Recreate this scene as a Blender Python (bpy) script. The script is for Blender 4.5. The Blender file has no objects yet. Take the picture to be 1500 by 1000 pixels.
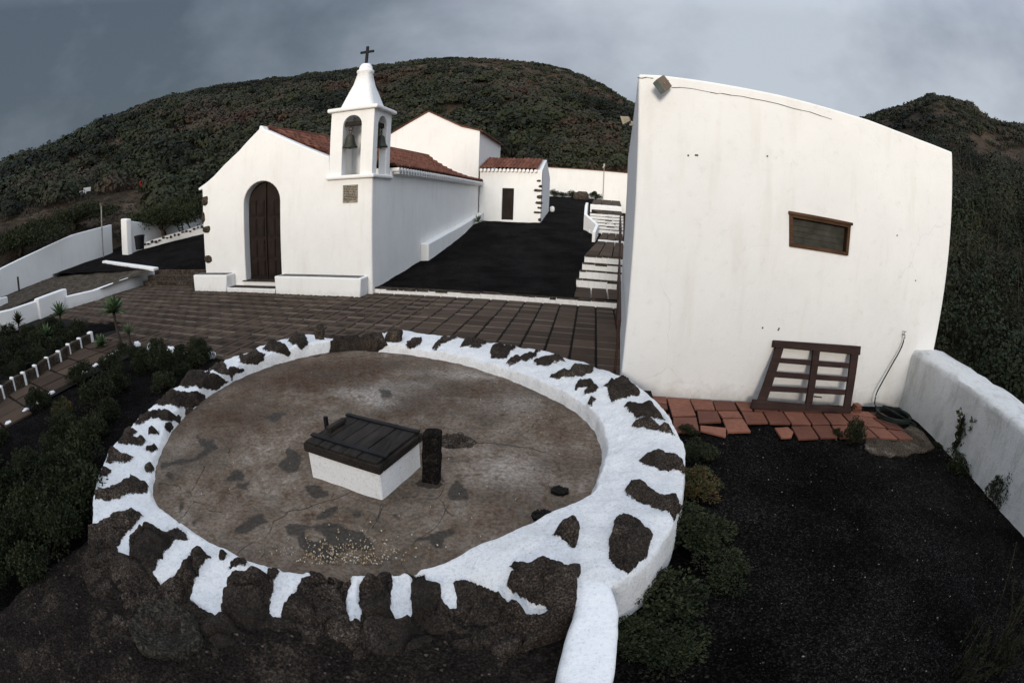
import bpy, bmesh, math, random
import numpy as np
from mathutils import Vector, Matrix, noise
random.seed(7); RNG = np.random.default_rng(11)
C = bpy.context.scene.collection
SC = bpy.context.scene

# ------------------------------------------------------------------ camera (8 mm class fisheye lens)
H = 2.3                                   # camera height over the paved terrace
LENS_A = 1.40958667; PITCH, ROLL, YAW = 0.28626554, 0.03524545, 0.15586121
FPX = 1000 / LENS_A
_up = np.array([math.sin(ROLL)*math.cos(PITCH), math.cos(ROLL)*math.cos(PITCH), math.sin(PITCH)])
_fw = np.array([0, 0, -1.]) + _up[2]*_up; _fw /= np.linalg.norm(_fw)
_rt = np.cross(_fw, _up)
_Y = _fw*math.cos(YAW) + _rt*math.sin(YAW); _X = np.cross(_Y, _up)
CM = np.stack([_X, _Y, _up])
cam_d = bpy.data.cameras.new('camera'); cam = bpy.data.objects.new('camera', cam_d); C.objects.link(cam)
cam_d.type = 'PANO'
try:
    cam_d.panorama_type = 'FISHEYE_EQUISOLID'; cam_d.fisheye_lens = FPX/1500*36; cam_d.fisheye_fov = math.pi
except Exception:
    pass
try:
    cam_d.cycles.panorama_type = 'FISHEYE_EQUISOLID'; cam_d.cycles.fisheye_lens = FPX/1500*36; cam_d.cycles.fisheye_fov = math.pi
except Exception:
    pass
cam_d.sensor_width = 36; cam_d.clip_end = 5000; cam_d.clip_start = 0.05
m4 = Matrix([list(CM[0])+[0], list(CM[1])+[0], list(CM[2])+[H], [0, 0, 0, 1]])
cam.matrix_world = m4
SC.camera = cam

# ------------------------------------------------------------------ world, sun, exposure
SUN_EL, SUN_AZ = math.radians(9.5), math.radians(183)      # azimuth clockwise from +Y: behind the camera, a little left
w = bpy.data.worlds.new('World'); SC.world = w; w.use_nodes = True
nt = w.node_tree; N = nt.nodes; Lk = nt.links
for n in list(N): N.remove(n)
def wn(t, **k):
    n = N.new(t)
    for a, b in k.items(): setattr(n, a, b)
    return n
out = wn('ShaderNodeOutputWorld'); bg = wn('ShaderNodeBackground'); bg.inputs['Strength'].default_value = 1.0
sky = wn('ShaderNodeTexSky'); sky.sky_type = 'NISHITA'; sky.sun_disc = False; sky.sun_elevation = SUN_EL; sky.sun_rotation = SUN_AZ
sky.air_density = 1.5; sky.dust_density = 3
tc = wn('ShaderNodeTexCoord')
mp = wn('ShaderNodeMapping'); mp.inputs['Scale'].default_value = (1.0, 1.0, 1.35)
n1 = wn('ShaderNodeTexNoise'); n1.inputs['Scale'].default_value = 1.3; n1.inputs['Detail'].default_value = 7; n1.inputs['Roughness'].default_value = 0.56; n1.inputs['Distortion'].default_value = 0.1
Lk.new(tc.outputs['Generated'], mp.inputs['Vector']); Lk.new(mp.outputs['Vector'], n1.inputs['Vector'])
sep = wn('ShaderNodeSeparateXYZ'); Lk.new(tc.outputs['Generated'], sep.inputs[0])
def wmath(op, a, b=None, clamp=False):
    n = wn('ShaderNodeMath', operation=op); n.use_clamp = clamp
    for i, v in enumerate((a, b)):
        if v is None: continue
        if isinstance(v, (int, float)): n.inputs[i].default_value = v
        else: Lk.new(v, n.inputs[i])
    return n.outputs[0]
# brighter cloud to the right (+X), darker low at the left
side = wmath('ADD', wmath('MULTIPLY', sep.outputs['X'], 0.47), 0.40)
up_ = wmath('MULTIPLY', sep.outputs['Z'], 0.45)
nse = wmath('MULTIPLY', wmath('SUBTRACT', n1.outputs['Fac'], 0.5), 2.3)
cf = wmath('ADD', wmath('ADD', side, up_), nse, True)
cr = wn('ShaderNodeValToRGB'); Lk.new(cf, cr.inputs['Fac'])
e = cr.color_ramp.elements
e[0].position = 0.0; e[0].color = (0.085, 0.110, 0.146, 1)
e[1].position = 1.0; e[1].color = (0.50, 0.55, 0.62, 1)
k = cr.color_ramp.elements.new(0.30); k.color = (0.160, 0.193, 0.242, 1)
k = cr.color_ramp.elements.new(0.62); k.color = (0.300, 0.335, 0.405, 1)
# bright, warm evening cloud behind the camera
back = wmath('MULTIPLY', wmath('SUBTRACT', wmath('MULTIPLY', sep.outputs['Y'], -1.0), 0.05, True), 1.0, True)
bmix = wn('ShaderNodeMixRGB', blend_type='ADD'); Lk.new(back, bmix.inputs['Fac']); Lk.new(cr.outputs['Color'], bmix.inputs[1]); bmix.inputs[2].default_value = (0.40, 0.40, 0.40, 1)
zen = wmath('MULTIPLY', wmath('SUBTRACT', sep.outputs['Z'], 0.42, True), 2.2, True)       # overcast: brightest overhead
zmix = wn('ShaderNodeMixRGB', blend_type='ADD'); Lk.new(zen, zmix.inputs['Fac']); Lk.new(bmix.outputs['Color'], zmix.inputs[1]); zmix.inputs[2].default_value = (0.68, 0.76, 0.90, 1)
skm = wn('ShaderNodeMixRGB', blend_type='MIX'); skm.inputs['Fac'].default_value = 0.12
sks = wn('ShaderNodeMixRGB', blend_type='MULTIPLY'); sks.inputs['Fac'].default_value = 1; sks.inputs[2].default_value = (0.09, 0.09, 0.09, 1)
Lk.new(sky.outputs['Color'], sks.inputs[1]); Lk.new(zmix.outputs['Color'], skm.inputs[1]); Lk.new(sks.outputs['Color'], skm.inputs[2])
Lk.new(skm.outputs['Color'], bg.inputs['Color']); Lk.new(bg.outputs['Background'], out.inputs['Surface'])
sl = bpy.data.lights.new('sun', 'SUN'); sl.energy = 2.2; sl.angle = math.radians(14); sl.color = (1.0, 0.91, 0.78)
so = bpy.data.objects.new('sun', sl); C.objects.link(so)
sd = Vector((math.sin(SUN_AZ)*math.cos(SUN_EL), math.cos(SUN_AZ)*math.cos(SUN_EL), math.sin(SUN_EL)))
so.rotation_euler = sd.to_track_quat('Z', 'Y').to_euler(); so.location = (0, -20, 30)
SC.view_settings.view_transform = 'Standard'; SC.view_settings.look = 'None'; SC.view_settings.exposure = 0.17; SC.view_settings.gamma = 1
SC.render.engine = 'CYCLES'
SC.cycles.max_bounces = 6; SC.cycles.diffuse_bounces = 3; SC.cycles.use_denoising = True

# ------------------------------------------------------------------ measuring: a photo pixel (1500x1000) to a point of the place
def ray(x, y):
    dx, dy = x-750, y-500; r = math.hypot(dx, dy)+1e-9; th = 2*math.asin(min(1, r/(2*FPX))); s = math.sin(th)/r
    return CM @ np.array([dx*s, -dy*s, -math.cos(th)])
O3 = np.array([0, 0, H])
def PZ(x, y, z): d = ray(x, y); return O3 + d*((z-H)/d[2])
def PY(x, y, Y): d = ray(x, y); return O3 + d*(Y/d[1])
def PX(x, y, X): d = ray(x, y); return O3 + d*(X/d[0])
def PP(x, y, p, n): d = ray(x, y); return O3 + d*(np.dot(np.asarray(p)-O3, n)/np.dot(d, n))
def TZ(x, y, XY): d = ray(x, y); return H + d[2]/math.hypot(d[0], d[1])*math.hypot(XY[0], XY[1])
def project(P):
    c = (P-O3) @ CM; c = c/np.linalg.norm(c, axis=1)[:, None]; th = np.arccos(np.clip(-c[:, 2], -1, 1)); r = 2*FPX*np.sin(th/2); q = np.hypot(c[:, 0], c[:, 1])+1e-9
    return np.stack([750+c[:, 0]/q*r, 500-c[:, 1]/q*r], 1)
def V(ox, oy, s, pts): return [(ox+a/s, oy+b/s) for a, b in pts]
def ell(x, y, rx, ry, n=12): return [(x+rx*math.cos(t*2*math.pi/n), y+ry*math.sin(t*2*math.pi/n)) for t in range(n)]

# ------------------------------------------------------------------ materials
def mat(name):
    m = bpy.data.materials.new(name); m.use_nodes = True; t = m.node_tree
    b = t.nodes['Principled BSDF']; b.inputs['Roughness'].default_value = 0.9
    try: b.inputs['Specular IOR Level'].default_value = 0.12
    except Exception: pass
    return m, t, b
def nd(t, ty, **k):
    n = t.nodes.new(ty)
    for a, b in k.items():
        if a in n.inputs.keys() and not hasattr(n, a): n.inputs[a].default_value = b
        else: setattr(n, a, b)
    return n
def tnoise(t, scale, detail=6, rough=.6, vec=None, dist=0):
    n = t.nodes.new('ShaderNodeTexNoise'); n.inputs['Scale'].default_value = scale; n.inputs['Detail'].default_value = detail; n.inputs['Roughness'].default_value = rough; n.inputs['Distortion'].default_value = dist
    if vec is None: vec = obj_co(t)
    t.links.new(vec, n.inputs['Vector']); return n.outputs['Fac']
def obj_co(t):
    for n in t.nodes:
        if n.type == 'TEX_COORD': return n.outputs['Object']
    return t.nodes.new('ShaderNodeTexCoord').outputs['Object']
def ramp(t, fac, stops):
    r = t.nodes.new('ShaderNodeValToRGB'); t.links.new(fac, r.inputs['Fac'])
    el = r.color_ramp.elements
    while len(el) < len(stops): el.new(0.5)
    for i, (p, c) in enumerate(stops):
        el[i].position = p
        if isinstance(c, (int, float)): c = (c, c, c)
        el[i].color = (*c, 1)
    return r.outputs['Color']
def mix(t, fac, a, b, mode='MIX'):
    n = t.nodes.new('ShaderNodeMixRGB'); n.blend_type = mode
    for i, v in ((0, fac), (1, a), (2, b)):
        if isinstance(v, (int, float)): n.inputs[i].default_value = v if i == 0 else (v, v, v, 1)
        elif isinstance(v, tuple): n.inputs[i].default_value = (*v, 1)
        else: t.links.new(v, n.inputs[i])
    return n.outputs[0]
def mth(t, op, a, b=0.0, clamp=False):
    n = t.nodes.new('ShaderNodeMath'); n.operation = op; n.use_clamp = clamp
    for i, v in enumerate((a, b)):
        if isinstance(v, (int, float)): n.inputs[i].default_value = v
        else: t.links.new(v, n.inputs[i])
    return n.outputs[0]
def bump(t, b, h, strength=.4, dist=.02, prev=None):
    n = t.nodes.new('ShaderNodeBump'); n.inputs['Strength'].default_value = strength; n.inputs['Distance'].default_value = dist
    t.links.new(h, n.inputs['Height'])
    if prev is not None: t.links.new(prev, n.inputs['Normal'])
    t.links.new(n.outputs['Normal'], b.inputs['Normal']); return n.outputs['Normal']
def attr(t, name, out='Fac'):
    n = t.nodes.new('ShaderNodeAttribute'); n.attribute_name = name; return n.outputs[out]
def setc(t, b, c): t.links.new(c, b.inputs['Base Color'])

def m_whitewash(name, base=(.80, .79, .77), dirt=.25, dirtcol=(.40, .38, .33), stain=0.0, rough_bump=.35, crack=0.0, splash=0.0, pits=False):
    m, t, b = mat(name)
    n = tnoise(t, 1.1, 8, .65); n2 = tnoise(t, 7, 8, .7); n3 = tnoise(t, 45, 4, .6)
    c = mix(t, ramp(t, n, [(.35, 0), (.75, 1)]), base, tuple(x*.93 for x in base))
    c = mix(t, mth(t, 'MULTIPLY', ramp(t, n2, [(.55, 0), (.8, 1)]), dirt), c, dirtcol)
    # splashed earth just above the ground-side edge and flecks where paint has come off
    fl = mth(t, 'MULTIPLY', ramp(t, mth(t, 'ADD', mth(t, 'MULTIPLY', n3, .5), mth(t, 'MULTIPLY', n2, .5)), [(.62, 0), (.68, 1)]), dirt*1.6, True)
    c = mix(t, fl, c, (.30, .27, .23))
    if stain > 0:
        mp_ = t.nodes.new('ShaderNodeMapping'); mp_.inputs['Scale'].default_value = (2.2, 2.2, .7); t.links.new(obj_co(t), mp_.inputs['Vector'])
        s = tnoise(t, 1.6, 9, .72, mp_.outputs['Vector'], .6)
        c = mix(t, mth(t, 'MULTIPLY', ramp(t, s, [(.50, 0), (.66, 1)]), stain), c, (.20, .205, .16))
        s2 = tnoise(t, 3.4, 8, .8)
        c = mix(t, mth(t, 'MULTIPLY', ramp(t, s2, [(.60, 0), (.70, 1)]), stain*.8), c, (.10, .10, .085))
    h = mth(t, 'ADD', mth(t, 'MULTIPLY', tnoise(t, 3, 6, .6), 1.0), mth(t, 'MULTIPLY', n3, .25))
    if crack > 0:
        v = t.nodes.new('ShaderNodeTexVoronoi'); v.feature = 'DISTANCE_TO_EDGE'; v.inputs['Scale'].default_value = .55
        wv = t.nodes.new('ShaderNodeMixRGB'); wv.blend_type = 'ADD'; wv.inputs[0].default_value = .35
        t.links.new(obj_co(t), wv.inputs[1])
        nn = t.nodes.new('ShaderNodeTexNoise'); nn.inputs['Scale'].default_value = 2.5; nn.inputs['Detail'].default_value = 6; t.links.new(obj_co(t), nn.inputs['Vector']); t.links.new(nn.outputs['Color'], wv.inputs[2])
        t.links.new(wv.outputs[0], v.inputs['Vector'])
        msk = ramp(t, tnoise(t, .9, 3, .5), [(.50, 0), (.60, 1)])
        ck = mth(t, 'MULTIPLY', ramp(t, v.outputs['Distance'], [(0, 1), (.004, 0)]), mth(t, 'MULTIPLY', msk, crack))
        c = mix(t, ck, c, (.28, .26, .23))
    if pits:
        c = mix(t, 1.0, c, ramp(t, tnoise(t, 42, 6, .8), [(.34, .72), (.45, .95), (.56, 1.0)]), 'MULTIPLY')
    if splash:
        sx = t.nodes.new('ShaderNodeSeparateXYZ'); t.links.new(obj_co(t), sx.inputs[0]); zz = mth(t, 'ADD', mth(t, 'MULTIPLY', sx.outputs['Z'], -2.2), mth(t, 'MULTIPLY', n2, 1.1)); c = mix(t, mth(t, 'MULTIPLY', ramp(t, zz, [(.25, 0), (.85, 1)]), splash), c, (.36, .31, .26))
        mq = t.nodes.new('ShaderNodeMapping'); mq.inputs['Scale'].default_value = (3, 3, .45); t.links.new(obj_co(t), mq.inputs['Vector']); sq = tnoise(t, 1.3, 7, .6, mq.outputs['Vector']); c = mix(t, mth(t, 'MULTIPLY', ramp(t, sq, [(.54, 0), (.72, 1)]), .16), c, (.50, .45, .34))
    setc(t, b, c); bump(t, b, h, rough_bump, .03)
    b.inputs['Roughness'].default_value = .92
    return m
def m_rock(name, c1, c2, c3, scale=5, bs=.8):
    m, t, b = mat(name); b.inputs['Specular IOR Level'].default_value = 0.05
    n = tnoise(t, scale, 9, .68); n2 = tnoise(t, scale*7, 6, .7)
    f = mth(t, 'ADD', mth(t, 'MULTIPLY', n, .65), mth(t, 'MULTIPLY', n2, .35)); n5 = tnoise(t, 55, 5, .75)
    c = ramp(t, f, [(.38, c1), (.52, c2), (.66, c3)]); c = mix(t, 1.0, c, ramp(t, n5, [(.38, .35), (.50, .85), (.62, 2.1)]), 'MULTIPLY')
    setc(t, b, c); bump(t, b, f, bs, .04); return m
def m_gravel(name, base=(.0056, .0050, .0048), speck=.6):
    m, t, b = mat(name); b.inputs['Specular IOR Level'].default_value = 0.02
    v = t.nodes.new('ShaderNodeTexVoronoi'); v.inputs['Scale'].default_value = 75; t.links.new(obj_co(t), v.inputs['Vector'])
    n = tnoise(t, 2.2, 7, .6); n2 = tnoise(t, 120, 3, .6)
    c = ramp(t, n, [(.3, tuple(x*.75 for x in base)), (.7, tuple(x*1.45 for x in base))])
    sg = t.nodes.new('ShaderNodeSeparateColor'); t.links.new(v.outputs['Color'], sg.inputs[0]); c = mix(t, 1.0, c, ramp(t, sg.outputs[0], [(0, .25), (.55, .8), (.85, 1.7), (1, 4.0)]), 'MULTIPLY')
    c = mix(t, 1.0, c, ramp(t, tnoise(t, .9, 6, .65), [(.38, .65), (.62, 1.6)]), 'MULTIPLY')
    v2 = t.nodes.new('ShaderNodeTexVoronoi'); v2.inputs['Scale'].default_value = 26; t.links.new(obj_co(t), v2.inputs['Vector'])
    sp = ramp(t, v2.outputs['Distance'], [(.10, 1), (.17, 0)])
    sepc = t.nodes.new('ShaderNodeSeparateColor'); t.links.new(v2.outputs['Color'], sepc.inputs[0])
    pick = ramp(t, sepc.outputs[0], [(.93, 0), (.95, 1)])
    br = ramp(t, sepc.outputs[1], [(.0, .05), (.75, .12), (1, .42)])
    c = mix(t, mth(t, 'MULTIPLY', mth(t, 'MULTIPLY', sp, pick), speck), c, br)
    setc(t, b, c)
    h = mth(t, 'ADD', mth(t, 'MULTIPLY', v.outputs['Distance'], -1.0), mth(t, 'MULTIPLY', n2, .6))
    bump(t, b, h, .9, .015); return m
def m_leaf(name, cols, rough=.6, attrname='var'):
    m, t, b = mat(name)
    a = attr(t, attrname); st = [(i/(len(cols)-1), c) for i, c in enumerate(cols)]
    c = ramp(t, a, st); setc(t, b, c); b.inputs['Roughness'].default_value = rough
    return m
def m_wood(name, dark, light, scale=3, axis=0, rough=.7):
    m, t, b = mat(name)
    mp_ = t.nodes.new('ShaderNodeMapping'); s = [14, 14, 14]; s[axis] = 1.2; mp_.inputs['Scale'].default_value = s; t.links.new(obj_co(t), mp_.inputs['Vector'])
    n = tnoise(t, scale, 7, .65, mp_.outputs['Vector'], .4); n2 = tnoise(t, 3, 5, .6)
    c = ramp(t, n, [(.3, dark), (.7, light)]); c = mix(t, ramp(t, n2, [(.4, 0), (.8, .6)]), c, tuple(x*1.5 for x in light))
    setc(t, b, c); bump(t, b, n, .6, .01); b.inputs['Roughness'].default_value = rough; return m
def m_plain(name, col, rough=.6, metal=0, nscale=8, var=.3):
    m, t, b = mat(name); n = tnoise(t, nscale, 6, .65)
    setc(t, b, ramp(t, n, [(.3, tuple(x*(1-var) for x in col)), (.7, tuple(min(1, x*(1+var)) for x in col))]))
    b.inputs['Roughness'].default_value = rough; b.inputs['Metallic'].default_value = metal; bump(t, b, n, .15, .01); return m
def m_cell(name, dark, light, attrname='var', extra=(.5, .4, .3), bs=.5, ns=30, rough=.85):
    m, t, b = mat(name); a = attr(t, attrname); n = tnoise(t, ns, 6, .7); n2 = tnoise(t, 2.3, 7, .65)
    c = mix(t, a, dark, light); c = mix(t, ramp(t, n, [(.3, 0), (.75, .55)]), c, tuple(x*.55 for x in dark))
    c = mix(t, ramp(t, n2, [(.45, 0), (.75, .5)]), c, extra); setc(t, b, c); bump(t, b, n, bs, .012); b.inputs['Roughness'].default_value = rough; return m

M = {}
M['white'] = m_whitewash('whitewash_church', (.85, .845, .83), .12, crack=.0, splash=.35)
M['white_house'] = m_whitewash('whitewash_house', (.84, .835, .82), .20, crack=.22, splash=.5)
M['white_rim'] = m_whitewash('whitewash_rim', (.88, .88, .88), .32, rough_bump=.6, pits=True)
M['white_par'] = m_whitewash('whitewash_parapet', (.66, .66, .65), .35, stain=.42, rough_bump=.6, pits=True)
M['gravel'] = m_gravel('black_lapilli'); M['gravel_smooth'] = m_gravel('black_lapilli_raked', (.0066, .0058, .0056), .10)
M['earth'] = m_rock('dark_earth', (.008, .0065, .0055), (.017, .0135, .011), (.055, .042, .032), 3.2, 1.0)
M['rock'] = m_rock('lava_rock', (.020, .016, .013), (.062, .049, .038), (.15, .125, .10), 9, .9)
M['paver'] = m_cell('lava_pavers', (.056, .037, .026), (.112, .075, .052), extra=(.034, .024, .018))
M['joint'] = m_plain('joint_soil', (.012, .0105, .009), .98)
M['tile'] = m_cell('terracotta_roof', (.095, .036, .024), (.26, .105, .068), extra=(.075, .040, .030), ns=18)
M['ftile'] = m_cell('terracotta_floor', (.125, .050, .034), (.30, .125, .082), extra=(.085, .038, .029), ns=14, bs=.3, rough=.65)
M['door'] = m_wood('door_wood', (.008, .006, .005), (.024, .016, .013), 2, 2)
M['frame'] = m_wood('window_wood', (.035, .018, .010), (.095, .050, .028), 3, 0)
M['gate'] = m_wood('gate_wood', (.016, .009, .008), (.042, .024, .020), 3, 0)
M['hatch'] = m_wood('hatch_wood', (.006, .005, .0045), (.034, .028, .024), 2.2, 1)
M['iron'] = m_plain('dark_iron', (.014, .014, .016), .55, .3)
M['bronze'] = m_plain('bell_bronze', (.060, .062, .050), .5, .6)
M['pipe'] = m_plain('brown_rail', (.050, .026, .018), .6)
M['hose'] = m_plain('green_hose', (.014, .020, .017), .5)
M['glass'] = m_plain('dusty_glass', (.050, .050, .042), .25, 0, 5, .4)
M['lampglass'] = m_plain('lamp_glass', (.07, .085, .07), .2)
M['lampbody'] = m_plain('lamp_body', (.13, .10, .075), .5)
M['plaque'] = m_rock('stone_plaque', (.16, .14, .11), (.28, .25, .20), (.36, .33, .27), 12, .5)
M['signred'] = m_plain('sign_red', (.45, .03, .02), .5); M['signwhite'] = m_plain('sign_white', (.75, .75, .72), .5, 0, 8, .05)
M['stick'] = m_plain('grey_stem', (.06, .047, .036), .9); M['galv'] = m_plain('galvanised', (.30, .28, .24), .5, .2)
M['leaf_dark'] = m_leaf('leaf_dark', [(.006, .008, .004), (.015, .020, .009), (.036, .042, .018), (.070, .072, .032)])
M['leaf_warm'] = m_leaf('leaf_warm', [(.020, .026, .012), (.055, .055, .022), (.20, .075, .03)])
M['leaf_aloe'] = m_leaf('leaf_aloe', [(.030, .058, .030), (.070, .115, .055), (.13, .18, .09)])
M['leaf_tree'] = m_leaf('leaf_tree', [(.010, .014, .006), (.024, .030, .012), (.050, .056, .024)])
M['bark'] = m_plain('bark', (.05, .04, .032), .95)
M['bush_dark'] = m_leaf('slope_bush', [(.006, .009, .004), (.013, .018, .008), (.022, .030, .012), (.022, .020, .012), (.040, .032, .022)])
M['bush'] = m_leaf('hill_bush', [(.008, .010, .006), (.015, .019, .009), (.028, .034, .015), (.025, .025, .015), (.049, .040, .027), (.042, .024, .016)])

# ------------------------------------------------------------------ object helpers
def tag(o, label=None, cat=None, group=None, kind=None):
    if label: o['label'] = label
    if cat: o['category'] = cat
    if group: o['group'] = group
    if kind: o['kind'] = kind
    return o
def empty(name, loc, label, cat, group=None):
    o = bpy.data.objects.new(name, None); C.objects.link(o); o.location = [float(a) for a in loc]; o.empty_display_size = .2
    return tag(o, label, cat, group)
def link(name, me, m=None, parent=None):
    o = bpy.data.objects.new(name, me); C.objects.link(o)
    if m is not None: me.materials.append(m)
    if parent is not None:
        o.parent = parent
        if parent.type == 'EMPTY': o.matrix_parent_inverse = Matrix.Translation(-parent.location)   # meshes are in world coordinates
    return o
class MB:
    def __init__(s): s.v = []; s.f = []; s.var = []
    def add(s, vs, fs, var=None):
        b = len(s.v); s.v += [tuple(float(c) for c in p) for p in vs]; s.f += [tuple(i+b for i in f) for f in fs]
        s.var += [0.5 if var is None else var]*len(vs); return s
    def prism(s, bot, top, var=None):
        n = len(bot); vs = list(bot)+list(top); fs = [tuple(range(n-1, -1, -1)), tuple(range(n, 2*n))]
        for i in range(n): j = (i+1) % n; fs.append((i, j, n+j, n+i))
        return s.add(vs, fs, var)
    def box(s, a, b, var=None):
        x0, y0, z0 = a; x1, y1, z1 = b
        return s.prism([(x0, y0, z0), (x1, y0, z0), (x1, y1, z0), (x0, y1, z0)], [(x0, y0, z1), (x1, y0, z1), (x1, y1, z1), (x0, y1, z1)], var)
    def extr(s, poly, d, var=None):      # polygon of 3D points extruded by vector d
        d = np.asarray(d, float); return s.prism([np.asarray(p) for p in poly], [np.asarray(p)+d for p in poly], var)
    def bar(s, p, q, w, h, upv=(0, 0, 1), var=None):
        p = Vector(p); q = Vector(q); d = (q-p).normalized(); u = Vector(upv); sd_ = d.cross(u)
        if sd_.length < 1e-4: sd_ = d.cross(Vector((1, 0, 0)))
        sd_.normalize(); u = sd_.cross(d)
        c = [sd_*w/2+u*h/2, -sd_*w/2+u*h/2, -sd_*w/2-u*h/2, sd_*w/2-u*h/2]
        return s.prism([p+k for k in c], [q+k for k in c], var)
    def tube(s, pts, r, n=8, var=None, cap=True):
        pts = [Vector([float(a) for a in p]) for p in pts]; rr = r if isinstance(r, (list, tuple)) else [r]*len(pts)
        vs = []; fs = []; ref = Vector((0, 0, 1))
        for i, p in enumerate(pts):
            d = (pts[min(i+1, len(pts)-1)]-pts[max(i-1, 0)]).normalized()
            a = d.cross(ref)
            if a.length < .1: a = d.cross(Vector((1, 0, 0)))
            a.normalize(); b = d.cross(a)
            if i > 0 and a.dot(pa) < 0 and False: a = -a
            pa = a
            for k in range(n): an = 2*math.pi*k/n; vs.append(p+(a*math.cos(an)+b*math.sin(an))*rr[i])
        for i in range(len(pts)-1):
            for k in range(n): k2 = (k+1) % n; fs.append((i*n+k, i*n+k2, (i+1)*n+k2, (i+1)*n+k))
        if cap: fs.append(tuple(range(n-1, -1, -1))); fs.append(tuple((len(pts)-1)*n+k for k in range(n)))
        return s.add(vs, fs, var)
    def lathe(s, prof, c, n=24, var=None, sq=0):
        vs = []; fs = []
        for r, z in prof:
            for k in range(n): an = 2*math.pi*(k+.5)/n; vs.append((c[0]+r*math.cos(an), c[1]+r*math.sin(an), c[2]+z))
        for i in range(len(prof)-1):
            for k in range(n): k2 = (k+1) % n; fs.append((i*n+k, i*n+k2, (i+1)*n+k2, (i+1)*n+k))
        fs.append(tuple(range(n-1, -1, -1))); fs.append(tuple((len(prof)-1)*n+k for k in range(n)))
        return s.add(vs, fs, var)
    def build(s, name, m, parent=None, bevel=0, seg=2, smooth=False, label=None, rough=0):
        me = bpy.data.meshes.new(name); me.from_pydata(s.v, [], s.f)
        bm = bmesh.new(); bm.from_mesh(me); bmesh.ops.recalc_face_normals(bm, faces=bm.faces); bm.to_mesh(me); bm.free()
        a = me.attributes.new('var', 'FLOAT', 'POINT'); a.data.foreach_set('value', s.var)
        o = link(name, me, m, parent)
        if smooth: me.polygons.foreach_set('use_smooth', [True]*len(me.polygons))
        if bevel > 0:
            b = o.modifiers.new('bevel', 'BEVEL'); b.width = bevel; b.segments = seg; b.limit_method = 'ANGLE'; b.angle_limit = math.radians(40); b.harden_normals = False
            me.polygons.foreach_set('use_smooth', [True]*len(me.polygons))
            try:
                wn_ = o.modifiers.new('normals', 'WEIGHTED_NORMAL'); wn_.keep_sharp = True
            except Exception: pass
        if label: o['label'] = label
        return o
def mesh_np(name, v, f, m, parent=None, attrs=None, smooth=False, up=None):
    if up is None: up = smooth
    me = bpy.data.meshes.new(name); v = np.asarray(v, np.float32); f = np.asarray(f, np.int32); k = f.shape[1]
    if up and k == 4:                     # sheets face upwards
        nz = np.cross(v[f[:, 2]]-v[f[:, 0]], v[f[:, 3]]-v[f[:, 1]])[:, 2].sum()
        if nz < 0: f = f[:, ::-1].copy()
    me.vertices.add(len(v)); me.vertices.foreach_set('co', v.ravel())
    me.loops.add(f.size); me.loops.foreach_set('vertex_index', f.ravel())
    me.polygons.add(len(f)); me.polygons.foreach_set('loop_start', np.arange(0, f.size, k, dtype=np.int32)); me.polygons.foreach_set('loop_total', np.full(len(f), k, np.int32))
    me.update(calc_edges=True)
    for n_, a_ in (attrs or {}).items():
        at = me.attributes.new(n_, 'FLOAT', 'POINT'); at.data.foreach_set('value', np.asarray(a_, np.float32))
    if smooth: me.polygons.foreach_set('use_smooth', np.ones(len(f), bool))
    return link(name, me, m, parent)
def grid_faces(nu, nv, wrap=False):
    i = np.arange(nu if wrap else nu-1)[:, None]; j = np.arange(nv-1)[None, :]; i2 = (i+1) % nu
    return np.stack([i*nv+j, i2*nv+j, i2*nv+j+1, i*nv+j+1], -1).reshape(-1, 4)
# cheap vectorised value noise (fbm) for displacement
_P = RNG.permutation(512); _P = np.concatenate([_P, _P]); _Vv = RNG.random(1024)*2-1
def vnoise(x, y, z=0):
    x = np.asarray(x, float); y = np.asarray(y, float); z = np.zeros_like(x)+z
    xi, yi, zi = np.floor(x).astype(int), np.floor(y).astype(int), np.floor(z).astype(int); xf, yf, zf = x-xi, y-yi, z-zi
    u, v, w_ = [q*q*(3-2*q) for q in (xf, yf, zf)]
    def h(a, b, c): return _Vv[_P[(_P[a & 511]+b) & 511]+(c & 511)]
    r = 0
    for dx in (0, 1):
        for dy in (0, 1):
            for dz in (0, 1):
                r = r + h(xi+dx, yi+dy, zi+dz)*(u if dx else 1-u)*(v if dy else 1-v)*(w_ if dz else 1-w_)
    return r
def fbm(x, y, z=0, o=4, g=.5):
    a = 1; s = 0; f = 1
    for i in range(o): s = s+a*vnoise(np.asarray(x)*f+i*17.3, np.asarray(y)*f+i*9.1, np.asarray(z)*f+i*3.7); a *= g; f *= 2.03
    return s
def inpoly(P, poly):
    x, y = P[:, 0], P[:, 1]; r = np.zeros(len(P), bool); n = len(poly); j = n-1
    for i in range(n):
        xi, yi = poly[i]; xj, yj = poly[j]
        if yi != yj: r ^= ((yi > y) != (yj > y)) & (x < (xj-xi)*(y-yi)/(yj-yi)+xi)
        j = i
    return r
def segdist(P, poly, closed=True):
    d = np.full(len(P), 1e9); n = len(poly)
    for i in range(n if closed else n-1):
        a = np.array(poly[i], float); b = np.array(poly[(i+1) % n], float); ab = b-a; t = np.clip(((P-a) @ ab)/(ab @ ab+1e-9), 0, 1)
        d = np.minimum(d, np.hypot(*(P-(a+t[:, None]*ab)).T))
    return d
def sdist(P, poly):                     # signed pixel-free distance field: + inside
    lo = np.min(poly, 0)-12; hi = np.max(poly, 0)+12
    s = np.full(len(P), -12.0); m = np.all((P > lo) & (P < hi), 1)
    if m.any():
        q = P[m]; s[m] = np.where(inpoly(q, poly), 1, -1)*np.minimum(segdist(q, poly), 12)
    return s

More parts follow.
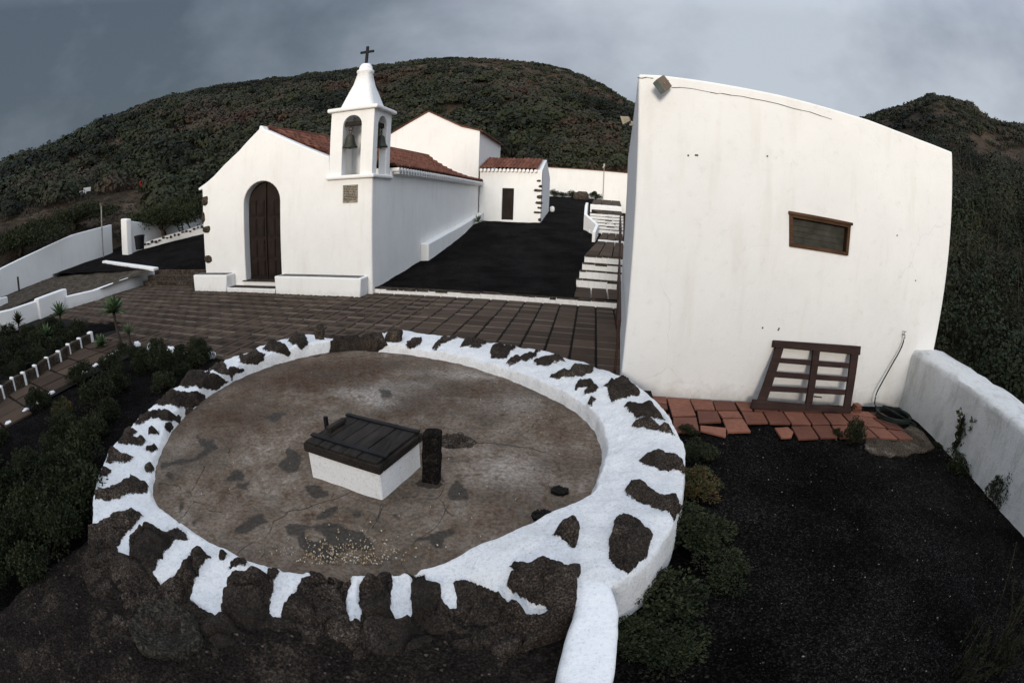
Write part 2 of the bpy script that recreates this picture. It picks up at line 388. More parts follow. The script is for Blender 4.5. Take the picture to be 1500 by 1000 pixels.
# ---- leaves
def leaves(cent, size, nrm=None, var=None, aspect=.5, seed=0, up=.4):
    n = len(cent); r = np.random.default_rng(seed)
    d = r.normal(size=(n, 3)); d[:, 2] += up
    if nrm is not None: d = d*.7+nrm*1.1
    d /= np.linalg.norm(d, axis=1)[:, None]+1e-9
    a = r.normal(size=(n, 3)); s = np.cross(d, a); s /= np.linalg.norm(s, axis=1)[:, None]+1e-9; nn = np.cross(s, d)
    L = (size*(.6+.8*r.random(n)))[:, None] if np.isscalar(size) else (size*(.6+.8*r.random(n)))[:, None]
    p0 = cent; p1 = cent+d*L*.5+s*L*aspect*.5+nn*L*.08; p2 = cent+d*L; p3 = cent+d*L*.5-s*L*aspect*.5+nn*L*.08
    v = np.stack([p0, p1, p2, p3], 1).reshape(-1, 3); f = np.arange(4*n).reshape(-1, 4)
    if var is None: var = r.random(n)
    return v, f, np.repeat(np.clip(var, 0, 1), 4)
def scales(cent, size, d, var, seed=0, jit=.28):          # little leaf pads lying tangent to a bush's surface
    n = len(cent); r = np.random.default_rng(seed); nn = d+r.normal(size=(n, 3))*jit; nn /= np.linalg.norm(nn, axis=1)[:, None]
    a = np.cross(nn, r.normal(size=(n, 3))); a /= np.linalg.norm(a, axis=1)[:, None]+1e-9; b = np.cross(nn, a); L = (size*(.5+.9*r.random(n)))[:, None]*.5
    v = np.stack([cent+a*L, cent+b*L*.75, cent-a*L, cent-b*L*.75], 1).reshape(-1, 3); return v, np.arange(4*n).reshape(-1, 4), np.repeat(np.clip(var, 0, 1), 4)
def shrub_mesh(name, seed, rad=.35, h=.4, n=1500, leaf=.045, m=None, twigs=9, clumps=16):
    r = np.random.default_rng(seed); mb = MB(); cs = []
    for i in range(clumps):
        a = r.random()*6.28; q = math.sqrt(r.random())*rad*.8; z = h*(.35+.6*r.random())*(1-.45*(q/rad)**2); cs.append((q*math.cos(a), q*math.sin(a), z, rad*(.22+.2*r.random()), r.random()))
    cs = np.array(cs); k = r.integers(0, clumps, n); dirs = r.normal(size=(n, 3)); dirs[:, 2] = dirs[:, 2]*.8+.25; dirs /= np.linalg.norm(dirs, axis=1)[:, None]
    rr = cs[k, 3]*(.55+.5*r.random(n)); cent = cs[k, :3]+dirs*rr[:, None]; cent[:, 2] = np.maximum(cent[:, 2], .01)
    var = .25+.35*cs[k, 4]+.35*(r.random(n)-.4)
    v, f, va = leaves(cent, leaf, dirs, var, .55, seed)
    me_o = mesh_np('foliage', v, f, m, None, {'var': va})
    for i in range(min(twigs, clumps)):
        c = cs[i]; mb.tube([(0, 0, 0), (c[0]*.4, c[1]*.4, c[2]*.6), (c[0], c[1], c[2])], [.012, .008, .004], 5)
    tw = mb.build('stem', M['stick'])
    return me_o, tw
def make_shrub(seed, label, cat='shrub', group=None, m='leaf_dark', **k):
    e_ = empty('shrub', (0, 0, 0), label, cat, group); a, b = shrub_mesh('shrub', seed, m=M[m], **k)
    a.parent = e_; b.parent = e_; return e_
def copy_tree(o, parent=None):
    c = o.copy(); C.objects.link(c)
    if parent is not None: c.parent = parent
    for ch in [x for x in o.children]: copy_tree(ch, c)
    return c

# ================================================================== THE SETTING
def st(o): o['kind'] = 'structure'; return o
# ---- hills: one terrain sheet around the compound
RIDGE = np.array([(-180, 8.0, 27), (-125, 7.5, 30), (-105, 5.5, 70), (-95, 4.8, 100), (-80, 6.6, 110), (-72.7, 8.6, 105), (-67.3, 9.2, 105), (-59.5, 11.7, 110), (-54, 13.1, 115), (-44.3, 14.4, 120), (-36.9, 15.1, 125), (-27.1, 16.2, 130), (-20.7, 17.2, 135), (-14.2, 17.35, 135), (-8.5, 17.1, 135), (-3.6, 16.3, 130), (0.5, 14.8, 125), (4.1, 12.6, 125), (12, 9.5, 130), (24, 10.5, 130), (30, 12.6, 125), (33.3, 14.0, 120), (36.4, 15.3, 118), (41.9, 17.4, 115), (46.4, 17.1, 110), (49.1, 15.8, 105), (53.8, 15.9, 95), (62, 15.5, 90), (80, 11, 80), (105, 7.5, 40), (125, 7.5, 30), (180, 8.0, 27)], float)  # ridge behind the camera is unseen, raised to shade the lower walls
INNER = np.array([(-180, 15, -.8), (-125, 16, -.8), (-90, 30, -.2), (-76, 29.5, .6), (-62, 32, .9), (-55, 34, 1.2), (-45, 38, 1.6), (-35, 37, 2.3), (-8, 41, 3.0), (0, 41.5, 3.0), (5, 40, 3.0), (15, 24, .5), (30, 17, -.8), (42, 12.5, -1.3), (55, 10.6, -1.5), (75, 9.5, -1.6), (110, 12, -1.2), (125, 15, -1.0), (180, 15, -.8)], float)
def t_ridge(a): return np.interp(a, RIDGE[:, 0], RIDGE[:, 1]), np.interp(a, RIDGE[:, 0], RIDGE[:, 2])
def terrain(azd, r):
    e_, r1 = t_ridge(azd); r0 = np.interp(azd, INNER[:, 0], INNER[:, 1]); z0 = np.interp(azd, INNER[:, 0], INNER[:, 2])
    z1 = H+np.tan(np.radians(e_))*r1
    t = (r-r0)/(r1-r0); tc_ = np.clip(t, 0, 1)
    prof = .72*tc_+.28*np.sin(tc_*math.pi/2)
    z = z0+(z1-z0)*prof
    z = np.where(t > 1, z1-(r-r1)*.22, z); z = np.where(t < 0, np.maximum(z0+(r-r0)*1.4, -2.2), z)
    X = r*np.sin(np.radians(azd)); Y = r*np.cos(np.radians(azd))
    am = np.clip((r-r0)/25, 0, 1)*np.clip(1.1-np.abs(t-1)*0, 0, 1)
    z = z+fbm(X/16, Y/16, 3, 4)*1.5*am*np.clip(1.35-tc_, .25, 1)+fbm(X/4, Y/4, 8, 3)*.30*am
    return X, Y, z
na = 600; AZ = np.linspace(-180, 180, na+1)[:-1]; RR = np.concatenate([np.linspace(6, 40, 46), np.linspace(41, 140, 90), np.geomspace(143, 420, 22)])
A2, R2 = np.meshgrid(AZ, RR, indexing='ij'); tx, ty, tz = terrain(A2, R2)
m, t, b = mat('hillside_earth')
n_ = tnoise(t, .16, 8, .62); n2_ = tnoise(t, 1.3, 8, .7); n3_ = tnoise(t, .035, 4, .5)
c_ = ramp(t, n_, [(.32, (.022, .018, .012)), (.44, (.048, .034, .023)), (.56, (.080, .052, .035)), (.68, (.15, .11, .078))])
c_ = mix(t, ramp(t, n2_, [(.42, 0), (.62, .8)]), c_, (.020, .019, .012)); setc(t, b, c_); bump(t, b, n2_, 1.0, .5); M['hill'] = m
hill = st(mesh_np('hillside', np.stack([tx, ty, tz], -1).reshape(-1, 3), grid_faces(na, len(RR), True)[:, ::-1], M['hill'], smooth=True))
# wide ground below, to the horizon
mb = MB(); mb.add([(-3000, -3000, -14), (3000, -3000, -14), (3000, 3000, -14), (-3000, 3000, -14)], [(0, 1, 2, 3)]); st(mb.build('ground', M['earth']))

# ---- shrub cover on the hills: far too many to count
def bush_cover(name, n, azr, rr_, srange, k, leaf, seed, hue=None, tall=1.0, power=1.0, keep=None, bare=False):
    r = np.random.default_rng(seed); a = r.uniform(*azr, n); u = r.random(n)**power; r0 = np.interp(a, INNER[:, 0], INNER[:, 1])+rr_[0]
    e_, r1 = t_ridge(a); rmax = np.minimum(r1+3, rr_[1] if rr_[1] else 999); q = r0+(rmax-r0)*u
    X, Y, Z = terrain(a, q)
    dens = fbm(X/9, Y/9, 5, 3)
    kp = dens > (-.55 if keep is None else keep)
    if bare: thin = r.random(n) < .45; kp &= ~((a < -52) & (q < 46+2*np.sin(a))); kp &= ~((q > 84) & (dens < .0) & (a > -30)) | thin
    X, Y, Z, q = X[kp], Y[kp], Z[kp], q[kp]; dens = dens[kp]; n = len(X)
    s = r.uniform(*srange, n)*(1+.5*np.clip(dens, 0, 1)); lf = leaf*(.6+q/90*.9)
    d = r.normal(size=(n, k, 3)); d[..., 2] = np.abs(d[..., 2])*.9+.05; d /= np.linalg.norm(d, axis=2)[..., None]
    rad = (.72+.34*r.random((n, k, 1)))
    lump = 1+.25*np.sin(d[..., 0:1]*5+r.random((n, 1, 1))*6)*np.cos(d[..., 1:2]*4+r.random((n, 1, 1))*6)
    cen = np.stack([X, Y, Z-.1], -1)[:, None, :]+d*rad*lump*s[:, None, None]*np.array([1, 1, .72*tall])
    hb = np.clip(.36+.55*fbm(X/12, Y/12, 9, 3)+.60*(r.random(n)-.5), 0, 1) if hue is None else np.clip(hue+.25*(r.random(n)-.5), 0, 1)
    va = np.repeat(hb, k)+.10*(r.random(n*k)-.5)
    sz = np.repeat(s*lf, k)
    v, f, vv = scales(cen.reshape(-1, 3), sz, d.reshape(-1, 3), va, seed)
    o = mesh_np(name, v, f, M['bush_dark' if name.startswith('slope') and seed != 12 else 'bush'], None, {'var': vv}); o['kind'] = 'stuff'; return o
tag(bush_cover('hill_scrub', 3000, (-84, 12), (1.0, 92), (.8, 2.1), 250, .17, 1, power=.85, keep=-.85, bare=True), 'dense dark green and brown bushes covering the lower hill behind the chapel', 'scrub')
tag(bush_cover('ridge_scrub', 9000, (-84, 12), (44, None), (.28, .85), 55, .32, 11, power=.9, keep=-.9, bare=True), 'small scattered bushes on the brown upper slope of the hill behind the chapel', 'scrub')
tag(bush_cover('slope_weeds', 700, (-84, -50), (.5, 50), (.18, .5), 60, .28, 12, hue=.75, tall=.7), 'low brown weeds and rubble on the reddish earth around the trail signs', 'weeds')
tag(bush_cover('hill_scrub', 4600, (27, 66), (26, None), (.3, .95), 80, .28, 2, power=.8, keep=-.7), 'dark scrub on the pointed hill right of the white building', 'scrub')
tag(bush_cover('slope_thicket', 330, (36, 70), (.3, 45), (.6, 2.0), 950, .07, 3, hue=None, tall=1.45, power=.85), 'dark thicket of tall bushes on the slope beyond the parapet', 'thicket')
# low weeds on the near part of the right slope
tag(bush_cover('slope_weeds', 1200, (38, 75), (-.6, 22), (.12, .34), 90, .16, 4, hue=.28, tall=.8, power=.9), 'low green weeds beyond the weathered parapet', 'weeds')
# grey bare twiggy growth standing in the thicket
mb = MB(); r = np.random.default_rng(5)
for i in range(62):
    a = r.uniform(42, 60); q = np.interp(a, INNER[:, 0], INNER[:, 1])+r.uniform(2, 26); X, Y, Z = [float(v) for v in terrain(np.array(a), np.array(q))]
    for j in range(7):
        p = np.array([X+r.normal()*.2, Y+r.normal()*.2, Z]); d = np.array([r.normal()*.22, r.normal()*.22, 1.0]); L = r.uniform(1.0, 2.6); pts = [p]
        for s_ in range(4): d = d+r.normal(size=3)*.13; pts.append(pts[-1]+d*L/4)
        mb.tube(pts, [.022, .018, .013, .009, .004], 3, cap=False)
        for s_ in (2, 3, 4):
            for _ in range(2):
                e2_ = pts[s_]+np.array([r.normal()*.25, r.normal()*.25, r.uniform(.1, .4)])*L*.3; mb.tube([pts[s_], e2_], [.008, .003], 3, cap=False)
o = mb.build('dry_brush', m_plain('dry_twigs', (.055, .047, .035), .9)); o['kind'] = 'stuff'; tag(o, 'bare grey twigs standing in the dark thicket on the right slope', 'brush')

# ---- paved terrace
PAN = MB(); MOR = None
def paver_mesh(mb, x0, x1, y0, y1, z=0, sx=.414, sy=.42, phx=.19, phy=11.05, gap=.030, clip=None, sub=False):
    nx0 = math.floor((x0-phx)/sx)-1; nx1 = math.ceil((x1-phx)/sx)+1; ny0 = math.floor((y0-phy)/sy)-1; ny1 = math.ceil((y1-phy)/sy)+1
    for i in range(nx0, nx1):
        for j in range(ny0, ny1):
            a, b_ = phx+i*sx, phy+j*sy; xa, xb, ya, yb = max(a+gap, x0), min(a+sx-gap*.3, x1), max(b_+gap*.8, y0), min(b_+sy-gap*.8, y1)
            if xb-xa < .05 or yb-ya < .05: continue
            cx, cy = (xa+xb)/2, (ya+yb)/2
            if MOR is not None and not (clip and not clip(cx, cy)): MOR.prism([(xa, yb+.004, z-.03), (xb, yb+.004, z-.03), (xb, yb+.044, z-.03), (xa, yb+.044, z-.03)], [(xa, yb+.006, z+.004), (xb, yb+.006, z+.004), (xb, yb+.042, z+.006), (xa, yb+.042, z+.006)], random.random())
            if clip and not clip(cx, cy): continue
            zt = z+random.uniform(-.004, .004)+.012*float(fbm(cx*.5, cy*.5)); tl = random.uniform(-.004, .004); v_ = random.random()
            c = .012
            v = [(xa, ya, z-.03), (xb, ya, z-.03), (xb, yb, z-.03), (xa, yb, z-.03), (xa, ya, zt-c), (xb, ya, zt-c), (xb, yb, zt-c), (xa, yb, zt-c),
                 (xa+c, ya+c, zt-tl), (xb-c, ya+c, zt+tl), (xb-c, yb-c, zt+tl), (xa+c, yb-c, zt-tl)]
            f = [(0, 1, 5, 4), (1, 2, 6, 5), (2, 3, 7, 6), (3, 0, 4, 7), (4, 5, 9, 8), (5, 6, 10, 9), (6, 7, 11, 10), (7, 4, 8, 11)]
            mb.add(v, f, v_)
            if sub:        # the smaller pavers of the left half have a sunk centre panel
                q = .085; w2 = zt-.007
                mb.add([(xa+c, ya+c, zt-tl), (xb-c, ya+c, zt+tl), (xb-c, yb-c, zt+tl), (xa+c, yb-c, zt-tl), (xa+q, ya+q, zt), (xb-q, ya+q, zt), (xb-q, yb-q, zt), (xa+q, yb-q, zt), (xa+q+.01, ya+q+.01, w2), (xb-q-.01, ya+q+.01, w2), (xb-q-.01, yb-q-.01, w2), (xa+q+.01, yb-q-.01, w2)],
                       [(0, 1, 5, 4), (1, 2, 6, 5), (2, 3, 7, 6), (3, 0, 4, 7), (4, 5, 9, 8), (5, 6, 10, 9), (6, 7, 11, 10), (7, 4, 8, 11)], v_)
                PAN.add([(xa+q+.01, ya+q+.01, w2), (xb-q-.01, ya+q+.01, w2), (xb-q-.01, yb-q-.01, w2), (xa+q+.01, yb-q-.01, w2)], [(0, 1, 2, 3)], v_)
            else: mb.add([(xa+c, ya+c, zt-tl), (xb-c, ya+c, zt+tl), (xb-c, yb-c, zt+tl), (xa+c, yb-c, zt-tl)], [(0, 1, 2, 3)], v_)
CIR = np.array([-.976*2.3, 1.834*2.3])
def tclip(x, y):
    if y < 5.45: return -9.9 < x < -7.9+(y-4.7)*-.5 or (x < -7.3 and x > -9.2+(2.4-y)*-.3 and y < 2.5) or (-8.75+(2.4-y)*.1 < x < -7.35-(y-2.3)*.45 and y < 5) 
    if x < -9.9: return y > 6.3
    return math.hypot(x-CIR[0], y-CIR[1]) > 2.5
mb = MB(); MOR = MB()
paver_mesh(mb, -15.4, -3.4, 5.5, 11.05, clip=tclip, sub=True)
paver_mesh(mb, -3.4, .75, 5.5, 11.05, clip=lambda x, y: tclip(x, y) and x < .16+.0446*(y-2.936*2.3)+.42)
MORX = MOR; MOR = None
# path going down the left side between the beds
def pclip(x, y): 
    xr = np.interp(y, [0, 1.8, 2.26, 4.72, 5.5], [-7.2, -7.27, -7.32, -8.35, -8.0]); xl = np.interp(y, [0, 2.36, 5.26, 6], [-8.0, -8.7, -9.7, -9.9]); return xl < x < xr
paver_mesh(mb, -10.2, -7, -1.5, 5.47, sx=.5, sy=.62, phx=-8.7, clip=pclip)
ter = st(mb.build('terrace', M['paver'])); PAN.build('sunk_panels', m_cell('paver_panel', (.020, .015, .012), (.052, .038, .030), extra=(.018, .014, .012)), ter); MORX.build('mortar_joints', m_cell('paver_mortar', (.085, .068, .055), (.21, .175, .145), extra=(.05, .04, .032)), ter)
mb = MB(); mb.add([(-15.6, 5.2, -.022), (.95, 5.2, -.022), (.95, 11.3, -.022), (-15.6, 11.3, -.022)], [(0, 1, 2, 3)]); mb.add([(-10.5, -3, -.022), (-6.95, -3, -.022), (-7.7, 5.2, -.022), (-10.5, 5.2, -.022)], [(0, 1, 2, 3)]); st(mb.build('terrace_bedding', M['joint']))

# ---- black gravel sheets
def gz(y): return np.interp(y, [11.1, 12.0, 13.5, 15.4, 18, 20.3, 22.3, 27, 38.5], [.15, .19, .30, .50, .85, 1.30, 1.43, 2.0, 3.0])
def sheet(name, x0, x1, y0, y1, zf, m, step=.15, amp=.02):
    xs = np.arange(x0, x1+step*.5, step); ys = np.arange(y0, y1+step*.5, step); X, Y = np.meshgrid(xs, ys, indexing='ij'); Z = zf(X, Y)+fbm(X*1.3, Y*1.3, 1, 3)*amp+fbm(X*6, Y*6, 1, 2)*amp*.35
    return st(mesh_np(name, np.stack([X, Y, Z], -1).reshape(-1, 3), grid_faces(len(xs), len(ys))[:, ::-1], m, smooth=True))
GXL = ([11, 12.77, 13.5, 17.6, 20, 27, 38], [PZ(838, 437, .15)[0], PZ(843, 423, .15)[0], PZ(856, 376, .94)[0], PZ(876, 352, 1.1)[0], PZ(884, 335, 1.4)[0]-.05, -.10, .05]); print('xl', GXL)
sheet('gravel_slope', -5.5, 1.2, 11.18, 42, lambda X, Y: gz(Y)-.6*(X > np.interp(Y, GXL[0], GXL[1])+.04)*(Y > 11.32), M['gravel_smooth'], .12, .02)
sheet('gravel_yard', -30, -11.2, 11.65, 27, lambda X, Y: np.interp(Y, [11.6, 16.2, 21.7, 30], [.47, .72, 1.5, 2.0]), M['gravel_smooth'], .25, .02)
def garden_z(X, Y):
    z = np.interp(Y, [-2, 0, 1.5, 5.0, 7], [-.40, -.28, -.15, -.125, -.125]); return z
sheet('garden_gravel', .0, 5.95, -2.5, 6.3, garden_z, M['gravel'], .07, .02)
def bed_z(X, Y): return -.035+.015*np.sin(X*.9)+.012*np.sin(Y*1.3)-.25*np.clip((3-Y)/4, 0, 1)*np.clip((X+7)/3, 0, 1)
sheet('planting_bed', -8.6, -3.2, -3, 5.5, lambda X, Y: np.where((X < -7.25-(np.clip(Y-2.2, 0, 5))*.40), -.03, bed_z(X, Y)), M['gravel'], .09, .012)
sheet('planting_bed', -20, -9.0, -2, 6.6, lambda X, Y: np.where(X > -8.9-.25*Y*.7, -.28, -.06+.05*np.sin(X)), M['gravel'], .12, .04)

rp = np.random.default_rng(31); nP = 1300; gx_ = rp.uniform(.5, 5.6, nP); gy_ = 5.4-7.5*rp.random(nP)**1.25; gzz = garden_z(gx_, gy_)+fbm(gx_*1.3, gy_*1.3, 1, 3)*.02
sz_ = rp.uniform(.002, .007, nP)*np.where(rp.random(nP) < .03, 1.8, 1); V8 = np.array([(-1, -1, -1), (1, -1, -1), (1, 1, -1), (-1, 1, -1), (-1, -1, 1), (1, -1, 1), (1, 1, 1), (-1, 1, 1)])*np.array([1, .8, .6]); F8 = np.array([(0, 1, 5, 4), (1, 2, 6, 5), (2, 3, 7, 6), (3, 0, 4, 7), (4, 5, 6, 7)])
vv_ = np.stack([gx_, gy_, gzz+.006], 1)[:, None, :]+V8[None]*(1+.3*rp.normal(size=(nP, 8, 3)))*sz_[:, None, None]; ff_ = (F8[None]+(np.arange(nP)*8)[:, None, None]).reshape(-1, 4)
o = mesh_np('pebbles', vv_.reshape(-1, 3), ff_, m_leaf('pebble', [(.02, .018, .016), (.03, .027, .025), (.07, .06, .05), (.24, .22, .2)], .9), None, {'var': np.repeat(rp.random(nP)**1.5, 8)}); o['kind'] = 'stuff'; tag(o, 'small pale and dark pebbles strewn over the black garden gravel', 'pebbles')

# ---- kerb and steps up the right side of the gravel slope
kb = MB()
def rough_strip(p, q, w_, z0, z1, mbw, mbt, seg=.16, tz=.022):
    p = np.array(p, float); q = np.array(q, float); L = np.hypot(*(q-p)); n = max(2, int(L/seg)); d = (q-p)/L; nrm = np.array([-d[1], d[0]])
    pts = []
    for i in range(n+1): a = p+d*L*i/n; j = (0 if i in (0, n) else 1); pts.append((a+nrm*random.uniform(-.008, .008)*j, random.uniform(-.012, .01)*j))
    for i in range(n):
        (a, da), (b2, db) = pts[i], pts[i+1]
        bo = [(*a, z0), (*b2, z0), (*(b2+nrm*w_), z0), (*(a+nrm*w_), z0)]; to = [(*a, z1+da), (*b2, z1+db), (*(b2+nrm*w_), z1+db), (*(a+nrm*w_), z1+da)]
        mbw.prism(bo, to)
    i = 0
    while i < n:               # dark capping stones, unevenly overhanging the white face
        k_ = random.choice((1, 2, 2, 3)); j = min(n, i+k_); a = pts[i][0]; b2 = pts[j][0]; o_ = nrm*random.uniform(.006, .016); dz = random.uniform(0, .014); g = d*.008
        dr = random.choice((.0, .0, .012, .035))
        mbt.prism([(*(a-o_+g), z1-dr-.004), (*(b2-o_-g), z1-dr-.004), (*(b2+nrm*w_*1.02-g), z1-.03), (*(a+nrm*w_*1.02+g), z1-.03)], [(*(a-o_+g), z1+tz+dz*.5), (*(b2-o_-g), z1+tz+dz), (*(b2+nrm*w_-g), z1+tz), (*(a+nrm*w_+g), z1+tz)], random.random())
        i = j
kw = MB(); kt = MB(); rough_strip((-5.32, 11.05), (.74, 11.09), .22, -.02, .125, kw, kt)
ke = empty('kerb', (-2.3, 11.1, 0), 'low white kerb with dark capping stones between the terrace and the black gravel', 'kerb')
kw.build('riser', M['white_rim'], ke, .012); kt.build('capping', M['rock'], ke, .008)
se = empty('garden_steps', (.3, 16, 0), 'long flight of dark steps with whitewashed risers climbing beside the white building', 'steps')
sw = MB(); stp = MB(); lw = MB()
def xl(Y): return float(np.interp(Y, [11, 12.77, 13.5, 17.6, 20, 27, 38], [PZ(838, 437, .15)[0], PZ(843, 423, .15)[0], PZ(856, 376, .94)[0], PZ(876, 352, 1.1)[0], PZ(884, 335, 1.4)[0]-.05, -.10, .05]))
def xr_(Y): return .16+.0446*(Y-6.75)+.55
kt2 = MB()
steps_ = [(12.77, .15, .36), (13.05, .36, .56), (13.3, .56, .745), (13.5, .745, .93)]
paver_mesh(stp, xl(11.5), xr_(12), 11.30, 12.76, z=.17, sx=.42, sy=.72, phx=xl(11.5), phy=11.3)
for i, (y, z0, z1) in enumerate(steps_):
    sw, kt2 = MB(), MB(); rough_strip((xl(y), y), (xr_(y), y), .20, z0-.3, z1-.02, sw, kt2); sw.build('riser', M['white_rim'], se, .012); kt2.build('nosing', M['rock'], se, .006)
    y2 = steps_[i+1][0] if i < 3 else 13.9
    stp.box((xl(y)+.01, y+.19, z0-.2), (xr_(y), y2+.05, z1-.01), .3)
def slope_pav(y0, y1, z0, z1, n, mbx):
    for k_ in range(n):
        for c_ in range(3):
            a = y0+(y1-y0)*k_/n; b2 = y0+(y1-y0)*(k_+1)/n-.03; za = z0+(z1-z0)*k_/n; zb = z0+(z1-z0)*(k_+1)/n
            w_ = (xr_(a)-xl(a))/3; w2 = (xr_(b2)-xl(b2))/3; x0 = xl(a)+c_*w_; x1 = xl(b2)+c_*w2
            mbx.prism([(x0, a, za-.2), (x0+w_-.03, a, za-.2), (x1+w2-.03, b2, zb-.2), (x1, b2, zb-.2)], [(x0, a, za), (x0+w_-.03, a, za), (x1+w2-.03, b2, zb), (x1, b2, zb)], random.random())
slope_pav(13.7, 17.6, .95, 1.08, 4, stp)
sw, kt2 = MB(), MB(); rough_strip((xl(17.6), 17.6), (xr_(17.6), 17.6), .12, .9, 1.13, sw, kt2); sw.build('riser', M['white_rim'], se, .012)
slope_pav(17.72, 20.0, 1.14, 1.28, 3, stp)
for k_ in range(6):
    y = 20+k_*.36; sw, kt2 = MB(), MB(); rough_strip((-.12, y), (xr_(y), y), .16, 1.1+.125*k_, 1.28+.125*(k_+1), sw, kt2, tz=.012); sw.build('riser', M['white_rim'], se, .012); kt2.build('nosing', M['rock'], se, .006); stp.box((-.12, y+.15, 1.2), (xr_(y), y+.40, 1.28+.125*(k_+1)-.005), .3)
slope_pav(22.2, 26.6, 2.04, 2.18, 3, stp)
for k_ in range(2):
    y = 26.6+k_*.4; sw, kt2 = MB(), MB(); rough_strip((-.15, y), (xr_(y), y), .2, 2.0+.13*k_, 2.2+.13*(k_+1), sw, kt2); sw.build('riser', M['white_rim'], se, .012); stp.box((-.15, y+.15, 2.0), (xr_(y), y+.5, 2.19+.13*(k_+1)), .3)
slope_pav(27.4, 38.4, 2.46, 2.95, 8, stp)
stp.build('tread', M['paver'], se)
# curved white side wall of the upper steps
pts = [np.array([PZ(867, 350, 1.2)[0], 18.6, 0]), np.array([PZ(873, 343, 1.3)[0]-.02, 19.6, 0]), np.array([-.36, 20.5, 0]), np.array([-.36, 21.5, 0]), np.array([-.34, 22.4, 0])]
tops = [1.36, 1.62, 2.0, 2.36, 2.50]
lw = MB()
for i in range(4):
    a, b2 = pts[i], pts[i+1]; lw.prism([(a[0], a[1], .9), (a[0]+.13, a[1], .9), (b2[0]+.13, b2[1], .9), (b2[0], b2[1], .9)], [(a[0], a[1], tops[i]), (a[0]+.13, a[1], tops[i]), (b2[0]+.13, b2[1], tops[i+1]), (b2[0], b2[1], tops[i+1])])
tag(lw.build('side_wall', M['white'], None, .03), 'curved white side wall flanking the upper steps', 'low wall')

# ================================================================== THE CHAPEL
FY = 10.90
def fx(x, y): p = PY(x, y, FY); return (p[0], p[2])
ch = empty('chapel', (-8.4, FY, 0), 'small whitewashed chapel with a red tiled roof, arched wooden door and open bell tower', 'chapel')
def arch(x0, x1, zb, zs, zt, n=14):
    c = (x0+x1)/2; a = (x1-x0)/2; return [(x0, zb)]+[(c-a*math.cos(math.pi*i/n), zs+(zt-zs)*math.sin(math.pi*i/n)) for i in range(n+1)]+[(x1, zb)]
dl, dr = fx(357, 330)[0], fx(410, 330)[0]; da = arch(dl, dr, -.2, 2.48, 3.09)
lx = fx(298, 340)[0]; Lb = fx(302, 400)[0]
outl = [(Lb, -.3)]+da+[(-5.35, -.3), (-5.35, 2.90), (-6.56, 2.90), (fx(482, 231)[0], fx(482, 231)[1]+.02), fx(445.6, 215.5), fx(415, 202), (fx(386, 189)[0], fx(386, 189)[1]), fx(384, 184.5), fx(380, 184), fx(379, 189.5), fx(362, 207), fx(349.6, 221), fx(327, 242.5), fx(312.8, 258), fx(301.6, 267.8), fx(290, 276), fx(291, 279.5), fx(296, 277.5), (lx-.03, 2.95), (lx, 1.6)]
mb = MB(); mb.prism([(a, FY, z) for a, z in outl], [(a, FY+.5, z) for a, z in outl])
mb.build('facade', M['white'], ch, .035, 3)
mb = MB()
mb.box((-5.75, 11.95, -.3), (-5.335, 22.35, 3.24)); mb.box((-11.5, 11.4, -.3), (-11.0, 24, 3.05))
mb.build('nave_wall', M['white'], ch, .03)
# roofs of barrel tiles
def roof(name, ridge0, ridge1, eave0, eave1, ncol, ncourse, parent, sag=.0, m='tile', hh=.085):
    r0, r1, e0, e1 = [np.array(p, float) for p in (ridge0, ridge1, eave0, eave1)]
    nu = ncol*6+1; nv = ncourse*4+1; U = np.linspace(0, 1, nu)[:, None, None]; Vv = np.linspace(0, 1, nv)[None, :, None]
    P = (r0*(1-U)+r1*U)*(1-Vv)+(e0*(1-U)+e1*U)*Vv
    nrm = np.cross(r1-r0, e0-r0); nrm = nrm/np.linalg.norm(nrm)*(1 if nrm[2] > 0 else -1)
    col = (np.arange(nu)/6.0)[:, None]; crs = (np.arange(nv)/4.0)[None, :]
    prof_ = np.abs(np.cos(col*math.pi))**.7
    rr_ = np.random.default_rng(ncol); jit = rr_.random((ncol+2, ncourse+2)); ci = np.clip(np.floor(col+.5).astype(int), 0, ncol+1); cj = np.minimum(np.floor(crs).astype(int), ncourse-1)
    saw = ((crs*4) % 4)/3.0; saw = np.minimum(saw, 1.0)
    off = prof_*hh+saw*.055+(jit[ci, cj]-.5)*.02
    z = off[..., None]*nrm+P; z[..., 2] -= (sag*4*Vv*(1-Vv))[..., 0]
    z[..., 2] += fbm(U[..., 0]*4+np.zeros_like(Vv[..., 0]), Vv[..., 0]*3+np.zeros_like(U[..., 0]), 2, 3)*.02
    v_ = np.clip(jit[ci, cj]*.9, 0, 1)
    F_ = grid_faces(nu, nv); c_ = z.reshape(-1, 3)[F_].mean(1); F_ = F_[~((c_[:, 0] > -6.62) & (c_[:, 0] < -4.9) & (c_[:, 1] < 12.02))]      # the tower stands there
    return mesh_np(name, z.reshape(-1, 3), F_, M[m], parent, {'var': v_.ravel()}, up=True)
def slab(mbx, r0, r1, e0, e1, th=.12, dz=-.01):
    q = [np.array(p, float)+[0, 0, dz] for p in (r0, r1, e1, e0)]; mbx.prism([p-[0, 0, th] for p in q], q)
rf = PY(383, 189, FY); rb = np.array([-7.90, 22.30, 4.50]); e0 = np.array([-5.20, 11.2, 3.31]); e1 = PX(703, 266, -5.20)
R0 = np.array([rf[0], FY+.25, rf[2]-.03]); 
roof('roof', R0, rb, (-5.16, 11.25, 3.26), (-5.16, 22.28, 3.27), 54, 11, ch, .20)
roof('roof', R0, rb, (-11.62, 11.15, 3.10), (-11.6, 22.28, 3.08), 50, 9, ch, .05)
